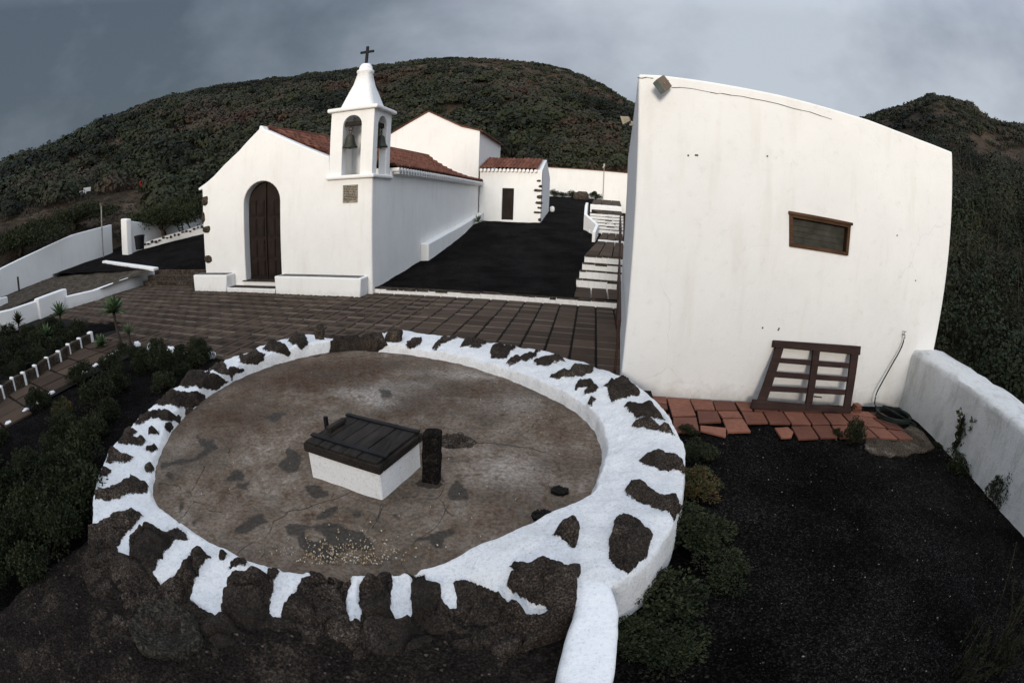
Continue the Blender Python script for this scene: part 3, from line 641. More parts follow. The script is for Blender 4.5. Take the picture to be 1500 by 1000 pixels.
mb = MB(); slab(mb, R0-[0, 0, .42], rb-[0, 0, .42], (-5.42, 12.1, 3.02), (-5.42, 22.28, 3.02)); slab(mb, R0-[0, 0, .42], rb-[0, 0, .42], (-11.4, 11.5, 2.85), (-11.4, 22.28, 2.85))
mb.build('roof_bed', M['tile'], ch)
rr2 = MB(); rr2.tube([R0+[0, 0, .05], R0*.5+rb*.5+[0, 0, .03], rb+[0, 0, .05]], .10, 8, .4); rr2.build('ridge_tiles', M['tile'], ch)
def eave(mbx, p, q, n, r=.075, out=(.16, 0, 0), rows=2):
    p = np.array(p, float); q = np.array(q, float); out = np.array(out, float); L = q-p
    for rw in range(rows):
        for i in range(n):
            c = p+L*((i+.5+.5*(rw % 2))/n)-[0, 0, .07*rw+.0]-out*(.28*rw); mbx.tube([c-out*1.6, c+out*.35], r*.92, 7)
mb = MB(); eave(mb, (-5.17, 12.06, 3.20), (-5.17, 22.25, 3.20), 46, .062); mb.box((-5.40, 12.06, 3.04), (-5.30, 22.25, 3.16)); mb.build('eave', M['white'], ch)
# door
mb = MB(); yd = FY+.24; xm = (dl+dr)/2
mb.prism([(a, yd+.02, z) for a, z in arch(dl-.05, dr+.05, .2, 2.48, 3.12)], [(a, yd+.10, z) for a, z in arch(dl-.05, dr+.05, .2, 2.48, 3.12)])
door = mb.build('door', M['door'], ch, .01)
mb = MB()
for sx_, xa, xb in ((0, dl+.02, xm-.03), (1, xm+.03, dr-.02)):
    for z0, z1 in ((.34, .82), (.90, 1.42), (1.50, 2.02), (2.10, 2.55)):
        w2 = (xb-xa)
        mb.box((xa+.06, yd-.005, z0), (xa+w2*.46, yd+.03, z1)); mb.box((xa+w2*.54, yd-.005, z0), (xb-.05, yd+.03, z1))
        mb.box((xa+.09, yd-.022, z0+.05), (xa+w2*.42, yd, z1-.05)); mb.box((xa+w2*.58, yd-.022, z0+.05), (xb-.08, yd, z1-.05))
mb.box((xm-.025, yd-.03, .28), (xm+.025, yd+.02, 3.05)); mb.box((dl+.01, yd-.01, .27), (dr-.01, yd+.03, .33))
mb.build('panel', M['door'], door, .008)
for z in (1.15, 1.35): mb = MB(); mb.tube([(xm-.07, yd-.05, z), (xm-.07, yd-.01, z)], .018, 8); mb.build('handle', M['iron'], door)
# threshold and step
mb = MB(); bl0 = PZ(340.4, 424.4, 0); br0 = PZ(404.4, 428.6, 0)
mb.box((bl0[0]+.01, 10.46, -.05), (br0[0]+.03, 10.9, .115)); mb.box((dl-.05, FY-.06, .10), (dr+.05, FY+.4, .24)); mb.build('doorstep', M['white'], ch, .015)
mb = MB(); mb.box((bl0[0]+.06, 10.50, .10), (br0[0], 10.84, .125)); mb.box((dl-.08, FY-.09, .238), (dr+.08, FY+.3, .262)); mb.build('step_slab', M['rock'], ch, .006)
# quoin stones at the left corner
def lump(mbx, c, s, seed, n=10, var=.5):
    r = np.random.default_rng(seed); vs = []; fs = []
    for i in range(1, n//2):
        th = math.pi*i/(n//2)
        for k_ in range(n):
            a = 2*math.pi*k_/n; q = 1+r.uniform(-.16, .16); vs.append((c[0]+s[0]*q*math.sin(th)**.7*math.cos(a), c[1]+s[1]*q*math.sin(th)**.7*math.sin(a), c[2]+s[2]*math.cos(th)*q))
    R_ = n//2-1; vs += [(c[0], c[1], c[2]+s[2]*.95), (c[0], c[1], c[2]-s[2]*.95)]
    for i in range(R_-1):
        for k_ in range(n): k2 = (k_+1) % n; fs.append((i*n+k_, i*n+k2, (i+1)*n+k2, (i+1)*n+k_))
    for k_ in range(n): k2 = (k_+1) % n; fs.append((len(vs)-2, k2, k_)); fs.append((len(vs)-1, (R_-1)*n+k_, (R_-1)*n+k2))
    mbx.add(vs, fs, var)
for i, (a, b2, c, d) in enumerate([(296, 288, 305, 301), (295.5, 310, 300.5, 327), (297, 331, 309, 341), (299, 373.5, 311.5, 385.5)]):
    p = PY(a, b2, FY); q = PY(c, d, FY); mb = MB(); lump(mb, ((p[0]+q[0])/2, FY+.02, (p[2]+q[2])/2), (abs(q[0]-p[0])*.55, .06, abs(q[2]-p[2])*.52), i)
    mb.build('quoin_stone', M['rock'], ch, smooth=True)

# bell tower
tw = MB()
TX0, TX1, TY0, TY1 = -6.60, -5.31, FY-.012, 12.0
tw.box((TX0, TY0+.02, -.3), (TX1, TY1, 3.02))
T = tw.build('bell_tower', M['white'], ch, .05, 3)
zt = 4.74; zb = 3.0
fo = (PY(500.5, 230, FY)[0], PY(527.5, 230, FY)[0]); so_ = (PX(553, 230, TX1)[1], PX(566.5, 230, TX1)[1]); za = PY(515, 169, FY)[2]; th = .22
def archwall(mbx, a0, a1, o0, o1, place, d, zs=None):
    rad = (o1-o0)/2; zs_ = za-rad*1.0
    pl = [(a0, zb)]+arch(o0, o1, zb, zs_, za, 12)+[(a1, zb), (a1, zt), (a0, zt)]
    mbx.prism([place(u, z, 0) for u, z in pl], [place(u, z, d) for u, z in pl])
up = MB()
UX0, UX1, UY0, UY1 = TX0+.02, TX1-.015, FY+.005, TY1-.01
archwall(up, UX0, UX1, fo[0], fo[1], lambda u, z, d: (u, UY0+d, z), th)
archwall(up, UX0, UX1, fo[0]+.34, fo[1]+.14, lambda u, z, d: (u, UY1-d, z), th)
archwall(up, UY0+th+.003, UY1-th-.003, max(so_[0], UY0+th+.04), so_[1], lambda u, z, d: (UX1-d, u, z), th)
up.prism([(UX0, UY0+th+.003, zb), (UX0+th, UY0+th+.003, zb), (UX0+th, UY1-th-.003, zb), (UX0, UY1-th-.003, zb)], [(UX0, UY0+th+.003, zt), (UX0+th, UY0+th+.003, zt), (UX0+th, UY1-th-.003, zt), (UX0, UY1-th-.003, zt)])
up.build('belfry', M['white'], T, .02, 2)
lg = MB(); lg.box((TX0-.03, TY0-.09, 2.93), (TX1+.08, TY1+.05, 3.03)); lg.build('ledge', M['white'], T, .035, 3)
co = MB(); co.box((TX0-.07, TY0-.08, zt-.02), (TX1+.10, TY1+.09, zt+.085)); co.build('cornice', M['white'], T, .035, 3)
cap = []; cx, cy = (TX0+TX1)/2+.02, (TY0+TY1)/2; ztop = PY(534, 94, cy)[2]
vs = []; fs = []; n = 32; prof_ = [(.50, zt+.06, .10), (.49, zt+.12, .12), (.425, zt+.32, .2), (.345, zt+.56, .32), (.27, zt+.78, .55), (.205, ztop-.30, .9), (.235, ztop-.27, 1), (.235, ztop-.22, 1), (.185, ztop-.19, 1), (.175, ztop-.10, 1), (.12, ztop-.02, 1), (.02, ztop, 1)]
for a_, z, rnd in prof_:
    for k_ in range(n):
        an = 2*math.pi*(k_+.5)/n; c_, s_ = math.cos(an), math.sin(an); mx = max(abs(c_), abs(s_)); q = a_*((1-rnd)/mx*.98+rnd); vs.append((cx+q*c_, cy+q*s_, z))
for i in range(len(prof_)-1):
    for k_ in range(n): k2 = (k_+1) % n; fs.append((i*n+k_, i*n+k2, (i+1)*n+k2, (i+1)*n+k_))
fs.append(tuple((len(prof_)-1)*n+k_ for k_ in range(n)))
mb = MB(); mb.add(vs, fs); mb.build('spire', M['white_rim'], T, smooth=True)
zc = PY(535, 69, cy)[2]; mb = MB(); mb.box((cx-.035, cy-.03, ztop-.05), (cx+.035, cy+.03, zc)); mb.box((cx-.20, cy-.028, zc-.20), (cx+.20, cy+.028, zc-.135)); mb.build('cross', M['iron'], T, .006)
p = PY(502.5, 271.5, TY0); q = PY(523.7, 296.6, TY0); mb = MB(); mb.box((p[0], TY0-.012, q[2]), (q[0], TY0+.03, p[2])); pq = mb.build('plaque', M['plaque'], T, .008)
mb = MB(); r = np.random.default_rng(3)
for k_ in range(9):
    z = p[2]-.05-k_*(p[2]-q[2]-.08)/9; xx = p[0]+.04
    while xx < q[0]-.07:
        w_ = r.uniform(.02, .06); mb.box((xx, TY0-.0145, z-.012), (xx+w_, TY0-.0125, z+.008)); xx += w_+.018
mb.build('inscription', M['stick'], pq)
def bell(loc, s, rz, label, cross_len):
    e_ = empty('church_bell', loc, label, 'bell'); mb = MB(); L = loc
    mb.lathe([(.20*s, 0), (.205*s, .015*s), (.175*s, .06*s), (.135*s, .14*s), (.115*s, .24*s), (.105*s, .31*s), (.07*s, .345*s), (.02*s, .355*s)], (L[0], L[1], L[2]), 24); mb.build('bell', M['bronze'], e_, smooth=True)
    mb = MB(); mb.tube([(L[0], L[1], L[2]+.05), (L[0], L[1], L[2]-.03)], [.012, .022], 8); mb.build('clapper', M['iron'], e_)
    mb = MB(); nn = 12; c0 = np.array(L)+[0, 0, .40*s]
    for cz, rr_ in ((.43*s, .045), (.51*s, .055)):
        mb.tube([(L[0]+(rr_*math.sin(2*math.pi*i/nn))*math.cos(rz), L[1]+(rr_*math.sin(2*math.pi*i/nn))*math.sin(rz), L[2]+cz+.05*math.cos(2*math.pi*i/nn)) for i in range(nn+1)], .011, 6)
    mb.build('hanger', M['pipe'], e_)
    mb = MB(); d = np.array([math.cos(rz), math.sin(rz), 0]); zc_ = L[2]+.64*s; mb.bar(np.array([L[0], L[1], zc_])-d*cross_len/2, np.array([L[0], L[1], zc_])+d*cross_len/2, .11, .12); mb.build('beam', M['hatch'], e_, .01)
bz = PY(514.5, 217.5, FY+.25)[2]
bell((PY(514.5, 210, FY+.2)[0], FY+.14, bz), 1.0, 0, 'bronze bell hanging in the front arch of the white bell tower', fo[1]-fo[0]+.1)
bell((TX1-.16, PX(558, 210, TX1-.16)[1], PX(558, 216, TX1-.16)[2]), .92, math.pi/2, 'bronze bell hanging in the side arch of the bell tower, half hidden by the pier', so_[1]-so_[0]+.12)

# benches against the facade
def bench(x0, x1, ztop_, label):
    e_ = empty('masonry_bench', ((x0+x1)/2, 10.7, 0), label, 'bench'); mb = MB()
    mb.prism([(x0+.06, 10.46, -.05), (x1-.02, 10.44, -.05), (x1-.02, FY-.004, -.05), (x0+.06, FY-.004, -.05)], [(x0, 10.50, ztop_), (x1, 10.50, ztop_), (x1, FY-.004, ztop_), (x0, FY-.004, ztop_)]); mb.build('base', M['white'], e_, .03, 3)
    mb = MB(); mb.box((x0+.10, 10.56, ztop_-.02), (x1-.10, FY-.02, ztop_+.008)); mb.build('seat', M['plaque_d'], e_)
M['dryearth'] = m_rock('dry_rough_earth', (.024, .019, .014), (.070, .056, .042), (.17, .145, .115), 3.5, 1.0)
M['plaque_d'] = m_rock('worn_seat', (.09, .085, .08), (.15, .14, .13), (.22, .21, .2), 6, .3)
bench(PZ(289, 423.7, 0)[0], bl0[0], TZ(300, 401.5, PZ(300, 424, 0)), 'short whitewashed bench left of the arched chapel door')
bench(br0[0], PZ(529.5, 434.8, 0)[0], TZ(450, 405.5, PZ(450, 431, 0)), 'long whitewashed bench right of the arched chapel door below the bell tower')
# long bench ledge against the nave side wall
e_ = None; mb = MB(); bp = [(14.08, .30), (16.27, .80), (20.3, 1.3), (22.28, 1.38)]
def side_prism(mbx, x0, x1, ys, zlo, zhi):
    for i in range(len(ys)-1):
        mbx.prism([(x0, ys[i], zlo), (x1, ys[i], zlo), (x1, ys[i+1], zlo), (x0, ys[i+1], zlo)], [(x0, ys[i], zhi[i]), (x1, ys[i], zhi[i]), (x1, ys[i+1], zhi[i+1]), (x0, ys[i+1], zhi[i+1])])
side_prism(mb, -5.345, -5.06, [14.55, 18.4, 22.285], .0, [TZ(618, 357, (-5.06, 14.55)), TZ(665, 331, (-5.06, 18.4)), TZ(701, 311, (-5.06, 22.2))])
mb2 = MB(); 
tag(mb.build('wall_bench', M['white'], None, .04, 3), 'long whitewashed ledge bench along the side wall of the nave above the black gravel', 'bench')

# transept with its gable, and low annex
GY = 22.30
def gx(x, y): p = PY(x, y, GY); return (p[0], p[2])
ga = [(-10.9, .5), (-5.37, .5), (-5.37, gx(703, 192)[1]), gx(690, 189), gx(676, 186), gx(652, 175), gx(628, 164), gx(600, 180), gx(573, 196), (-10.9, gx(573, 196)[1]-.55)]
mb = MB(); mb.prism([(a, GY, z) for a, z in ga], [(a, 27.5, z-.04) for a, z in ga]); tr = mb.build('transept', M['white'], ch, .03)
mb = MB(); pl = ga[2:]
for i in range(len(pl)-1):
    (a, z), (a2, z2) = pl[i], pl[i+1]; mb.prism([(a, GY-.05, z+.004), (a2, GY-.05, z2+.004), (a2, 27.7, z2-.03), (a, 27.7, z-.03)], [(a, GY-.05, z+.07), (a2, GY-.05, z2+.07), (a2, 27.7, z2+.03), (a, 27.7, z+.03)], random.random())
mb.prism([(-5.36, GY-.05, ga[2][1]), (-5.22, GY-.05, ga[2][1]-.05), (-5.22, 27.7, ga[2][1]-.09), (-5.36, 27.7, ga[2][1]-.04)], [(-5.36, GY-.05, ga[2][1]+.07), (-5.22, GY-.05, ga[2][1]+.01), (-5.22, 27.7, ga[2][1]-.03), (-5.36, 27.7, ga[2][1]+.03)], .5)
mb.build('roof', M['tile'], tr)
an = empty('annex', (-3.8, 22.3, 1.3), 'low whitewashed annex with a small dark door and a tiled roof behind the nave', 'annex')
ax1 = PY(792.5, 300, GY)[0]; ez = PY(740, 249, GY)[2]; rz_ = TZ(760, 234, (-3.9, 24.3)); ab = gz(GY)-.4
AX0 = -5.30
mb = MB()
adl, adr = PY(735, 300, GY)[0], PY(752, 300, GY)[0]; adt, adb = PY(743, 276, GY)[2], PY(743, 322, GY)[2]
o_ = [(AX0, ab), (adl, ab), (adl, adt), (adr, adt), (adr, ab), (ax1, ab), (ax1+.0, ez-.02), (AX0, ez-.02)]
mb.prism([(a, GY, z) for a, z in o_], [(a, GY+.25, z) for a, z in o_])
mb.prism([(ax1, GY+.002, ab), (ax1, 26.4, ab), (ax1, 26.4, ez-.1), (ax1, 24.3, rz_+.02), (ax1, GY+.002, ez+.03)], [(ax1-.3, GY+.002, ab), (ax1-.3, 26.4, ab), (ax1-.3, 26.4, ez-.1), (ax1-.3, 24.3, rz_+.02), (ax1-.3, GY+.002, ez+.03)])
mb.build('wall', M['white'], an, .03)
mb = MB(); mb.box((adl-.02, GY+.10, adb-.1), (adr+.02, GY+.16, adt+.02)); ad = mb.build('door', M['door'], an); mb = MB(); mb.box((adl-.05, GY-.03, adb-.14), (adr+.05, GY+.2, adb)); mb.build('sill', M['white'], an, .01)
roof('roof', (AX0+.05, 24.3, rz_), (ax1-.16, 24.3, rz_), (AX0+.02, GY-.12, ez+.03), (ax1-.16, GY-.12, ez+.03), 15, 6, an, hh=.10)
roof('roof', (ax1-.16, 24.3, rz_), (AX0+.05, 24.3, rz_), (ax1-.16, 26.5, ez), (AX0, 26.5, ez), 15, 6, an)
mb = MB()
for i in range(15): c = np.array([AX0+(ax1-.2-AX0)*(i+.5)/15, GY-.13, ez-.02]); mb.tube([c+[0, .3, 0], c-[0, .05, 0]], .072, 8)
mb.build('eave', M['white'], an)
for i, (a, b2, c, d) in enumerate([(785, 263, 793, 267), (788, 270.5, 794, 275.5), (780.5, 276.5, 793.5, 282), (785, 285, 794, 292), (782.5, 294.5, 794, 300), (786, 302.5, 793, 306.5), (780, 309, 793, 313.5), (787, 319, 792, 325)]):
    p = PY(a, b2, GY); q = PY(c, d, GY); mb = MB(); lump(mb, ((p[0]+q[0])/2+.02, GY+.03, (p[2]+q[2])/2), (abs(q[0]-p[0])*.5, .07, abs(q[2]-p[2])*.5), i+20); mb.build('quoin_stone', M['rock'], an, smooth=True)
# white enclosure wall behind
bw = empty('enclosure_wall', (0, 38.3, 3), 'tall white enclosure wall with a thin red tile coping behind the gravel slope', 'wall')
mb = MB(); zl = TZ(806, 247, (-3.5, 38.3)); zr = TZ(916, 253, (2.4, 38.3)); mb.prism([(-14, 38.3, 2), (9, 38.3, 2), (9, 38.6, 2), (-14, 38.6, 2)], [(-14, 38.3, zl+.2), (9, 38.3, zr-.1), (9, 38.6, zr-.1), (-14, 38.6, zl+.2)]); mb.build('wall', M['white'], bw, .03)
mb = MB(); mb.prism([(-14, 38.22, zl+.2), (9, 38.22, zr-.1), (9, 38.68, zr-.1), (-14, 38.68, zl+.2)], [(-14, 38.22, zl+.25), (9, 38.22, zr-.05), (9, 38.68, zr-.05), (-14, 38.68, zl+.25)], .5); mb.build('coping', M['tile'], bw)
a = PY(885, 246, 38.0); mb = MB(); mb.tube([(a[0], 38.2, 3.0), (a[0], 38.2, a[2]+.25)], .035, 6)
e_ = empty('lamp_post', (a[0], 38.2, 3), 'thin pale post standing against the rear enclosure wall beside the top of the steps', 'post'); mb.build('pole', M['galv'], e_); mb = MB(); mb.box((a[0]-.12, 38.1, a[2]+.0), (a[0]+.0, 38.3, a[2]+.12)); mb.box((a[0]-.06, 38.1, a[2]+.12), (a[0]+.06, 38.3, a[2]+.34)); mb.build('lamp', M['galv'], e_)

# ================================================================== THE WHITE BUILDING ON THE RIGHT
hs = empty('house', (3, 6.1, -.1), 'plain windowed white building with a curved-looking parapet beside the terracotta paving', 'building')
hs['label'] = 'plain flat-roofed white building with one small wooden window, beside the terracotta paving'
HP = np.array([.51, 6.0, 0]); HN = np.array([-.0448, 1, 0]); HN = HN/np.linalg.norm(HN); HD = np.array([1, .0448, 0]); HD /= np.linalg.norm(HD)
def hp(x, y): return PP(x, y, HP, HN)
top = [hp(*p) for p in [(934, 108), (965.2, 109.5), (1006.9, 114.4), (1057, 122.2), (1107.1, 131.4), (1140, 138.1), (1204, 154.8), (1249, 168.2), (1270.6, 174.5), (1312, 190.3), (1348, 204.2), (1384, 218.2), (1395, 222.5)]]
A = hp(912, 530).copy(); A[2] = -.8; B = hp(1371, 500).copy(); B[2] = -2.2
fr = [A]+[B]+top[::-1]; fr[-1] = np.array([A[0]+.0, fr[-1][1], fr[-1][2]]); fr[2] = np.array([B[0], B[1], fr[2][2]])
def backp(p):
    d = 6.4; k_ = (p[2] > 1); return np.array([p[0]+.05*d+ (p[0]-.5)*.02, p[1]+d, p[2]-(.42 if k_ else 0)])
mb = MB(); mb.prism(fr, [backp(p) for p in fr])
hb_ = mb.build('wall', M['white_house'], hs)
wq = [hp(*p) for p in V(900, 80, 1.755, [(450, 408), (607, 437), (600, 517), (450, 493)])]
cut = MB(); cut.extr([p-HN*.2 for p in wq], HN*.36); co_ = cut.build('cutter', None)
md = hb_.modifiers.new('cut', 'BOOLEAN'); md.object = co_; md.operation = 'DIFFERENCE'; md.solver = 'EXACT'
bv = hb_.modifiers.new('bevel', 'BEVEL'); bv.width = .045; bv.segments = 3; bv.limit_method = 'ANGLE'; bv.angle_limit = math.radians(40)
dg = bpy.context.evaluated_depsgraph_get(); nm = bpy.data.meshes.new_from_object(hb_.evaluated_get(dg)); hb_.modifiers.clear(); hb_.data = nm
bpy.data.objects.remove(co_)
nm.polygons.foreach_set('use_smooth', [False]*len(nm.polygons))
# window
win = MB()
c_ = sum(wq)/4; inner = [c_+(p-c_)*np.array([.90, .90, .78]) for p in wq]
for i in range(4):
    j = (i+1) % 4; win.prism([wq[i]-HN*.018, wq[j]-HN*.018, inner[j]-HN*.018, inner[i]-HN*.018], [wq[i]+HN*.10, wq[j]+HN*.10, inner[j]+HN*.10, inner[i]+HN*.10])
win.extr([wq[0]-HN*.045+[-.02, 0, .03], wq[1]-HN*.045+[.02, 0, .03], wq[1]-HN*.045+[.02, 0, -.01], wq[0]-HN*.045+[-.02, 0, -.01]], HN*.08)
wf = win.build('window', M['frame'], hs, .006)
mb = MB(); mb.extr([p+HN*.085 for p in inner], HN*.01); mb.build('pane', M['glass'], wf)
mb = MB(); m1, m2 = inner[0]*.16+inner[3]*.84, inner[1]*.16+inner[2]*.84
for t_ in (.28, .5, .72): mb.bar(inner[0]*(1-t_)+inner[3]*t_+HN*.08, inner[1]*(1-t_)+inner[2]*t_+HN*.08, .012, .006)
mb.build('shutter_slat', M['stick'], wf)
def flat_line(name, px, wd, m, parent, off=.003):
    pts_ = [hp(*p)-HN*off for p in px]; mb = MB()
    for i in range(len(pts_)-1):
        a, b2 = pts_[i], pts_[i+1]; ww = np.array([0, 0, wd*random.uniform(.6, 1.3)/2]); mb.extr([a-ww, b2-ww, b2+ww, a+ww], HN*.002)
    return mb.build(name, m, parent)
cl = V(890, 90, 5.988, [(262, 143), (300, 150), (340, 142), (375, 148), (400, 150)])
flat_line('crack', cl, .010, M['stick'], hs)
cl = V(890, 90, 5.988, [(560, 232), (640, 230), (740, 240), (800, 252), (850, 262), (900, 272), (960, 284), (1000, 282), (1080, 298), (1180, 308), (1260, 326), (1380, 348), (1497, 374)])+V(1150, 130, 5.5556, [(60, 160), (130, 176), (200, 190), (290, 222), (380, 250)])
flat_line('crack', cl, .009, M['stick'], hs)
for sp in [(1019, 227.5), (1021.5, 227.7), (1008, 228), (1124, 229), (1117, 480), (1141, 481), (1140, 483), (1314, 345), (1341, 411)]:
    mb = MB(); p = hp(*sp); mb.extr([p+[-.012, 0, -.012]-HN*.003, p+[.012, 0, -.01]-HN*.003, p+[.01, 0, .014]-HN*.003, p+[-.01, 0, .01]-HN*.003], HN*.002); mb.build('chip', M['stick'], hs)
# floodlights
def flood(name_label, quad, glass, back, arm0):
    e_ = empty('floodlight', arm0, name_label, 'floodlight'); mb = MB(); mb.prism(quad, [np.array(p)+back for p in quad]); 
    bo = mb.build('housing', M['lampbody'], e_, .012)
    c_ = sum(np.array(p) for p in quad)/4; nb = -np.array(back)/np.linalg.norm(back); mb = MB(); g = [c_+(np.array(p)-c_)*.86+nb*.004 for p in quad]; mb.prism(g, [p+nb*.006 for p in g]); mb.build('glass', M['lampglass'], bo)
    mb = MB(); mb.tube([arm0, c_+np.array(back)*.7], .016, 8); mb.box(np.array(arm0)-[.04, .015, .04], np.array(arm0)+[.04, .02, .04]); mb.build('bracket', M['galv'], e_)
off = .20
def hq(x, y, o): return PP(x, y, HP-HN*o, HN)
q4 = [hq(955.5, 121.5, .24), hq(962.5, 115.5, .20), hq(975.5, 133.5, .20), hq(969, 139.5, .24)]
flood('square floodlight under the top left corner of the front wall of the white building', q4, None, (hq(982, 124, .10)-hq(971, 132, .16))*.95+HN*.03, hp(975, 122)-HN*.01)
Lw = lambda x, y: PP(x, y, np.array([.49, 6.0, 0]), np.array([1, -.05, 0]))
b0 = Lw(925, 181)
b0 = np.array([.21+.05*8.3-.02, 8.3, PY(925, 181, 8.3)[2]])
q4 = [PY(907.5, 170, 8.12), PY(921.5, 170.5, 8.15), PY(924, 177.5, 8.15), PY(912, 183.5, 8.12)]
M['lampglass'] = M['lampbody2'] = m_plain('lamp_warm', (.30, .26, .19), .4)
flood('small floodlight sticking out from the left side wall of the white building', q4, None, np.array([.02, .14, .02]), b0)

# brown handrail along the side wall beside the steps
hr = empty('handrail', (.45, 9, 0), 'brown metal handrail running up along the side of the white building', 'handrail')
def side_x(y): return .21+.05*y-.075
rp = [(6.3, .82), (9.5, .92), (12.6, 1.0), (13.6, 1.75), (17.6, 1.98), (20.2, 2.15)]
mb = MB(); mb.tube([(side_x(y), y, z) for y, z in rp], .022, 8); mb.tube([(side_x(y), y, z-.42) for y, z in rp], .014, 6); mb.build('rail', M['pipe'], hr)
for y, z in rp: mb = MB(); mb.tube([(side_x(y), y, z), (side_x(y), y, z-1.0)], .02, 8); mb.build('post', M['pipe'], hr)

# ---- parapet on the right
pc = hp(1334.5, 512); ztp = TZ(1334.5, 512, pc)
pi_ = [PZ(*p, ztp) for p in [(1336, 511), (1357, 525), (1395, 550), (1427, 572), (1473.8, 603.6), (1499, 624)]]
po_ = [PZ(*p, ztp) for p in [(1369, 506.5), (1395, 522.6), (1420, 537.7), (1450, 556), (1475.5, 572), (1499.7, 589.4)]]
d_ = (pi_[-1]-pi_[0])/np.linalg.norm(pi_[-1]-pi_[0]); d2_ = d_
ii = [pi_[0]-d_*.10]+[pi_[0]+d_*s_ for s_ in np.linspace(.3, 9.5, 40)]
wd_ = abs(np.dot(po_[2]-pi_[0], np.array([-d_[1], d_[0], 0])))
nr = np.array([-d_[1], d_[0], 0]); nr = nr if np.dot(nr, po_[2]-pi_[0]) > 0 else -nr
xs = []; rng = np.random.default_rng(8)
prof2 = [(-.03, -1.3), (-.02, -.4), (0, .2), (0, ztp-.10), (.015, ztp-.03), (.05, ztp), (wd_/2, ztp+.015), (wd_-.05, ztp), (wd_-.01, ztp-.04), (wd_, ztp-.2), (wd_+.02, -2.3)]
pv = []
for i, p in enumerate(ii):
    for u, z in prof2:
        q = p+nr*(u+.012*rng.normal()*(z > 0)); pv.append((q[0], q[1], z+.01*rng.normal()*(z > 0)))
o = mesh_np('garden_parapet', np.array(pv), grid_faces(len(ii), len(prof2)), M['white_par'], smooth=True)
tag(o, 'weathered stained white parapet wall running from the corner of the building', 'wall')
print('parapet z', ztp, 'w', wd_)

# ---- terracotta paving
TZF = -.085
tl = V(920, 480, 3.947, [])
def zq(q, ox=920, oy=480, s=3.947): return V(ox, oy, s, q)
TQ = [zq(q) for q in [[(100, 390), (220, 398), (225, 435), (125, 430)], [(224, 400), (352, 408), (392, 503), (258, 510)], [(357, 408), (485, 415), (503, 472), (387, 468)], [(490, 418), (610, 423), (634, 474), (510, 472)], [(616, 422), (712, 430), (720, 476), (655, 478)], [(130, 437), (225, 440), (230, 465), (160, 468)],
  [(165, 495), (240, 497), (255, 578), (215, 575)], [(260, 517), (395, 515), (412, 597), (264, 600)], [(400, 478), (514, 480), (540, 540), (412, 545)], [(520, 480), (638, 480), (663, 518), (545, 515)], [(547, 525), (665, 524), (710, 597), (577, 600)], [(657, 482), (775, 485), (810, 547), (687, 548)], [(785, 485), (890, 482), (940, 552), (822, 550)], [(900, 482), (1010, 487), (1058, 555), (950, 555)], [(1020, 490), (1120, 492), (1170, 556), (1070, 557)], [(1130, 492), (1228, 495), (1288, 560), (1182, 557)], [(1240, 495), (1300, 500), (1360, 562), (1298, 560)],
  [(945, 567), (1055, 565), (1103, 635), (987, 640)], [(1065, 565), (1165, 562), (1213, 630), (1115, 633)], [(1180, 565), (1280, 564), (1335, 628), (1227, 632)], [(1290, 566), (1370, 566), (1440, 630), (1345, 632)], [(700, 432), (800, 440), (870, 478), (735, 478)], [(810, 440), (930, 450), (1000, 480), (880, 476)], [(940, 450), (1060, 458), (1120, 486), (1010, 481)], [(1070, 460), (1180, 470), (1220, 490), (1130, 486)], [(1190, 470), (1290, 476), (1330, 500), (1232, 492)], [(1300, 478), (1390, 484), (1440, 515), (1340, 508)], [(1312, 508), (1410, 518), (1490, 575), (1375, 563)], [(1400, 486), (1470, 490), (1530, 530), (1450, 520)], [(1425, 522), (1520, 534), (1600, 590), (1505, 578)], [(1385, 572), (1490, 582), (1560, 640), (1455, 632)], [(1500, 586), (1590, 596), (1650, 640), (1570, 640)]]]
mb = MB()
for q in TQ:
    p = [PZ(a, b2, TZF+random.uniform(-.004, .006)) for a, b2 in q]; mb.prism([x-[0, 0, .03] for x in p], p, random.random()*.9)
st(mb.build('terracotta_paving', M['ftile'], None, .006))
for lab, q in (('loose pale terracotta tile lying tilted at the edge of the black gravel', [(418, 562), (567, 577), (566, 627), (420, 590)]), ('broken five-sided piece of terracotta tile lying on the black gravel', [(848, 576), (925, 572), (957, 600), (945, 630), (886, 632)])):
    mb = MB(); p = [PZ(a, b2, TZF+.0) for a, b2 in zq(q)]; mb.prism([x-[0, 0, .028] for x in p], p, .95); tag(mb.build('loose_tile', M['ftile'], None, .005), lab, 'tile')
cp = V(1240, 560, 4.167, [(112, 400), (140, 425), (180, 440), (230, 440), (270, 452), (300, 440), (360, 448), (400, 425), (470, 420), (540, 395), (470, 300), (400, 255), (280, 320), (120, 336)])
mb = MB(); p = [PZ(a, b2, -.108) for a, b2 in cp]; mb.prism([x-[0, 0, .08] for x in p], p, .5); st(mb.build('cement_strip', M['dryearth'], None, .01))

# stack of spare tiles
e_ = empty('tile_stack', PZ(1251, 599, TZF), 'small stack of spare terracotta tiles leaning by the wall beside the wooden gate', 'tiles')
b3 = PZ(1254, 601, TZF)
for i in range(3):
    mb = MB(); a_ = i*.25-.3; c_, s_ = math.cos(a_), math.sin(a_); hw, hh_ = .075-.008*i, .06; base = [np.array([b3[0]+(u*c_-v*s_), b3[1]-.0+(u*s_+v*c_), TZF+.004+i*.034]) for u, v in ((-hw, -hh_), (hw, -hh_), (hw, hh_), (-hw, hh_))]
    mb.prism(base, [x+[0, 0, .028] for x in base], .3+.2*i); mb.build('tile', M['ftile'], e_, .004)

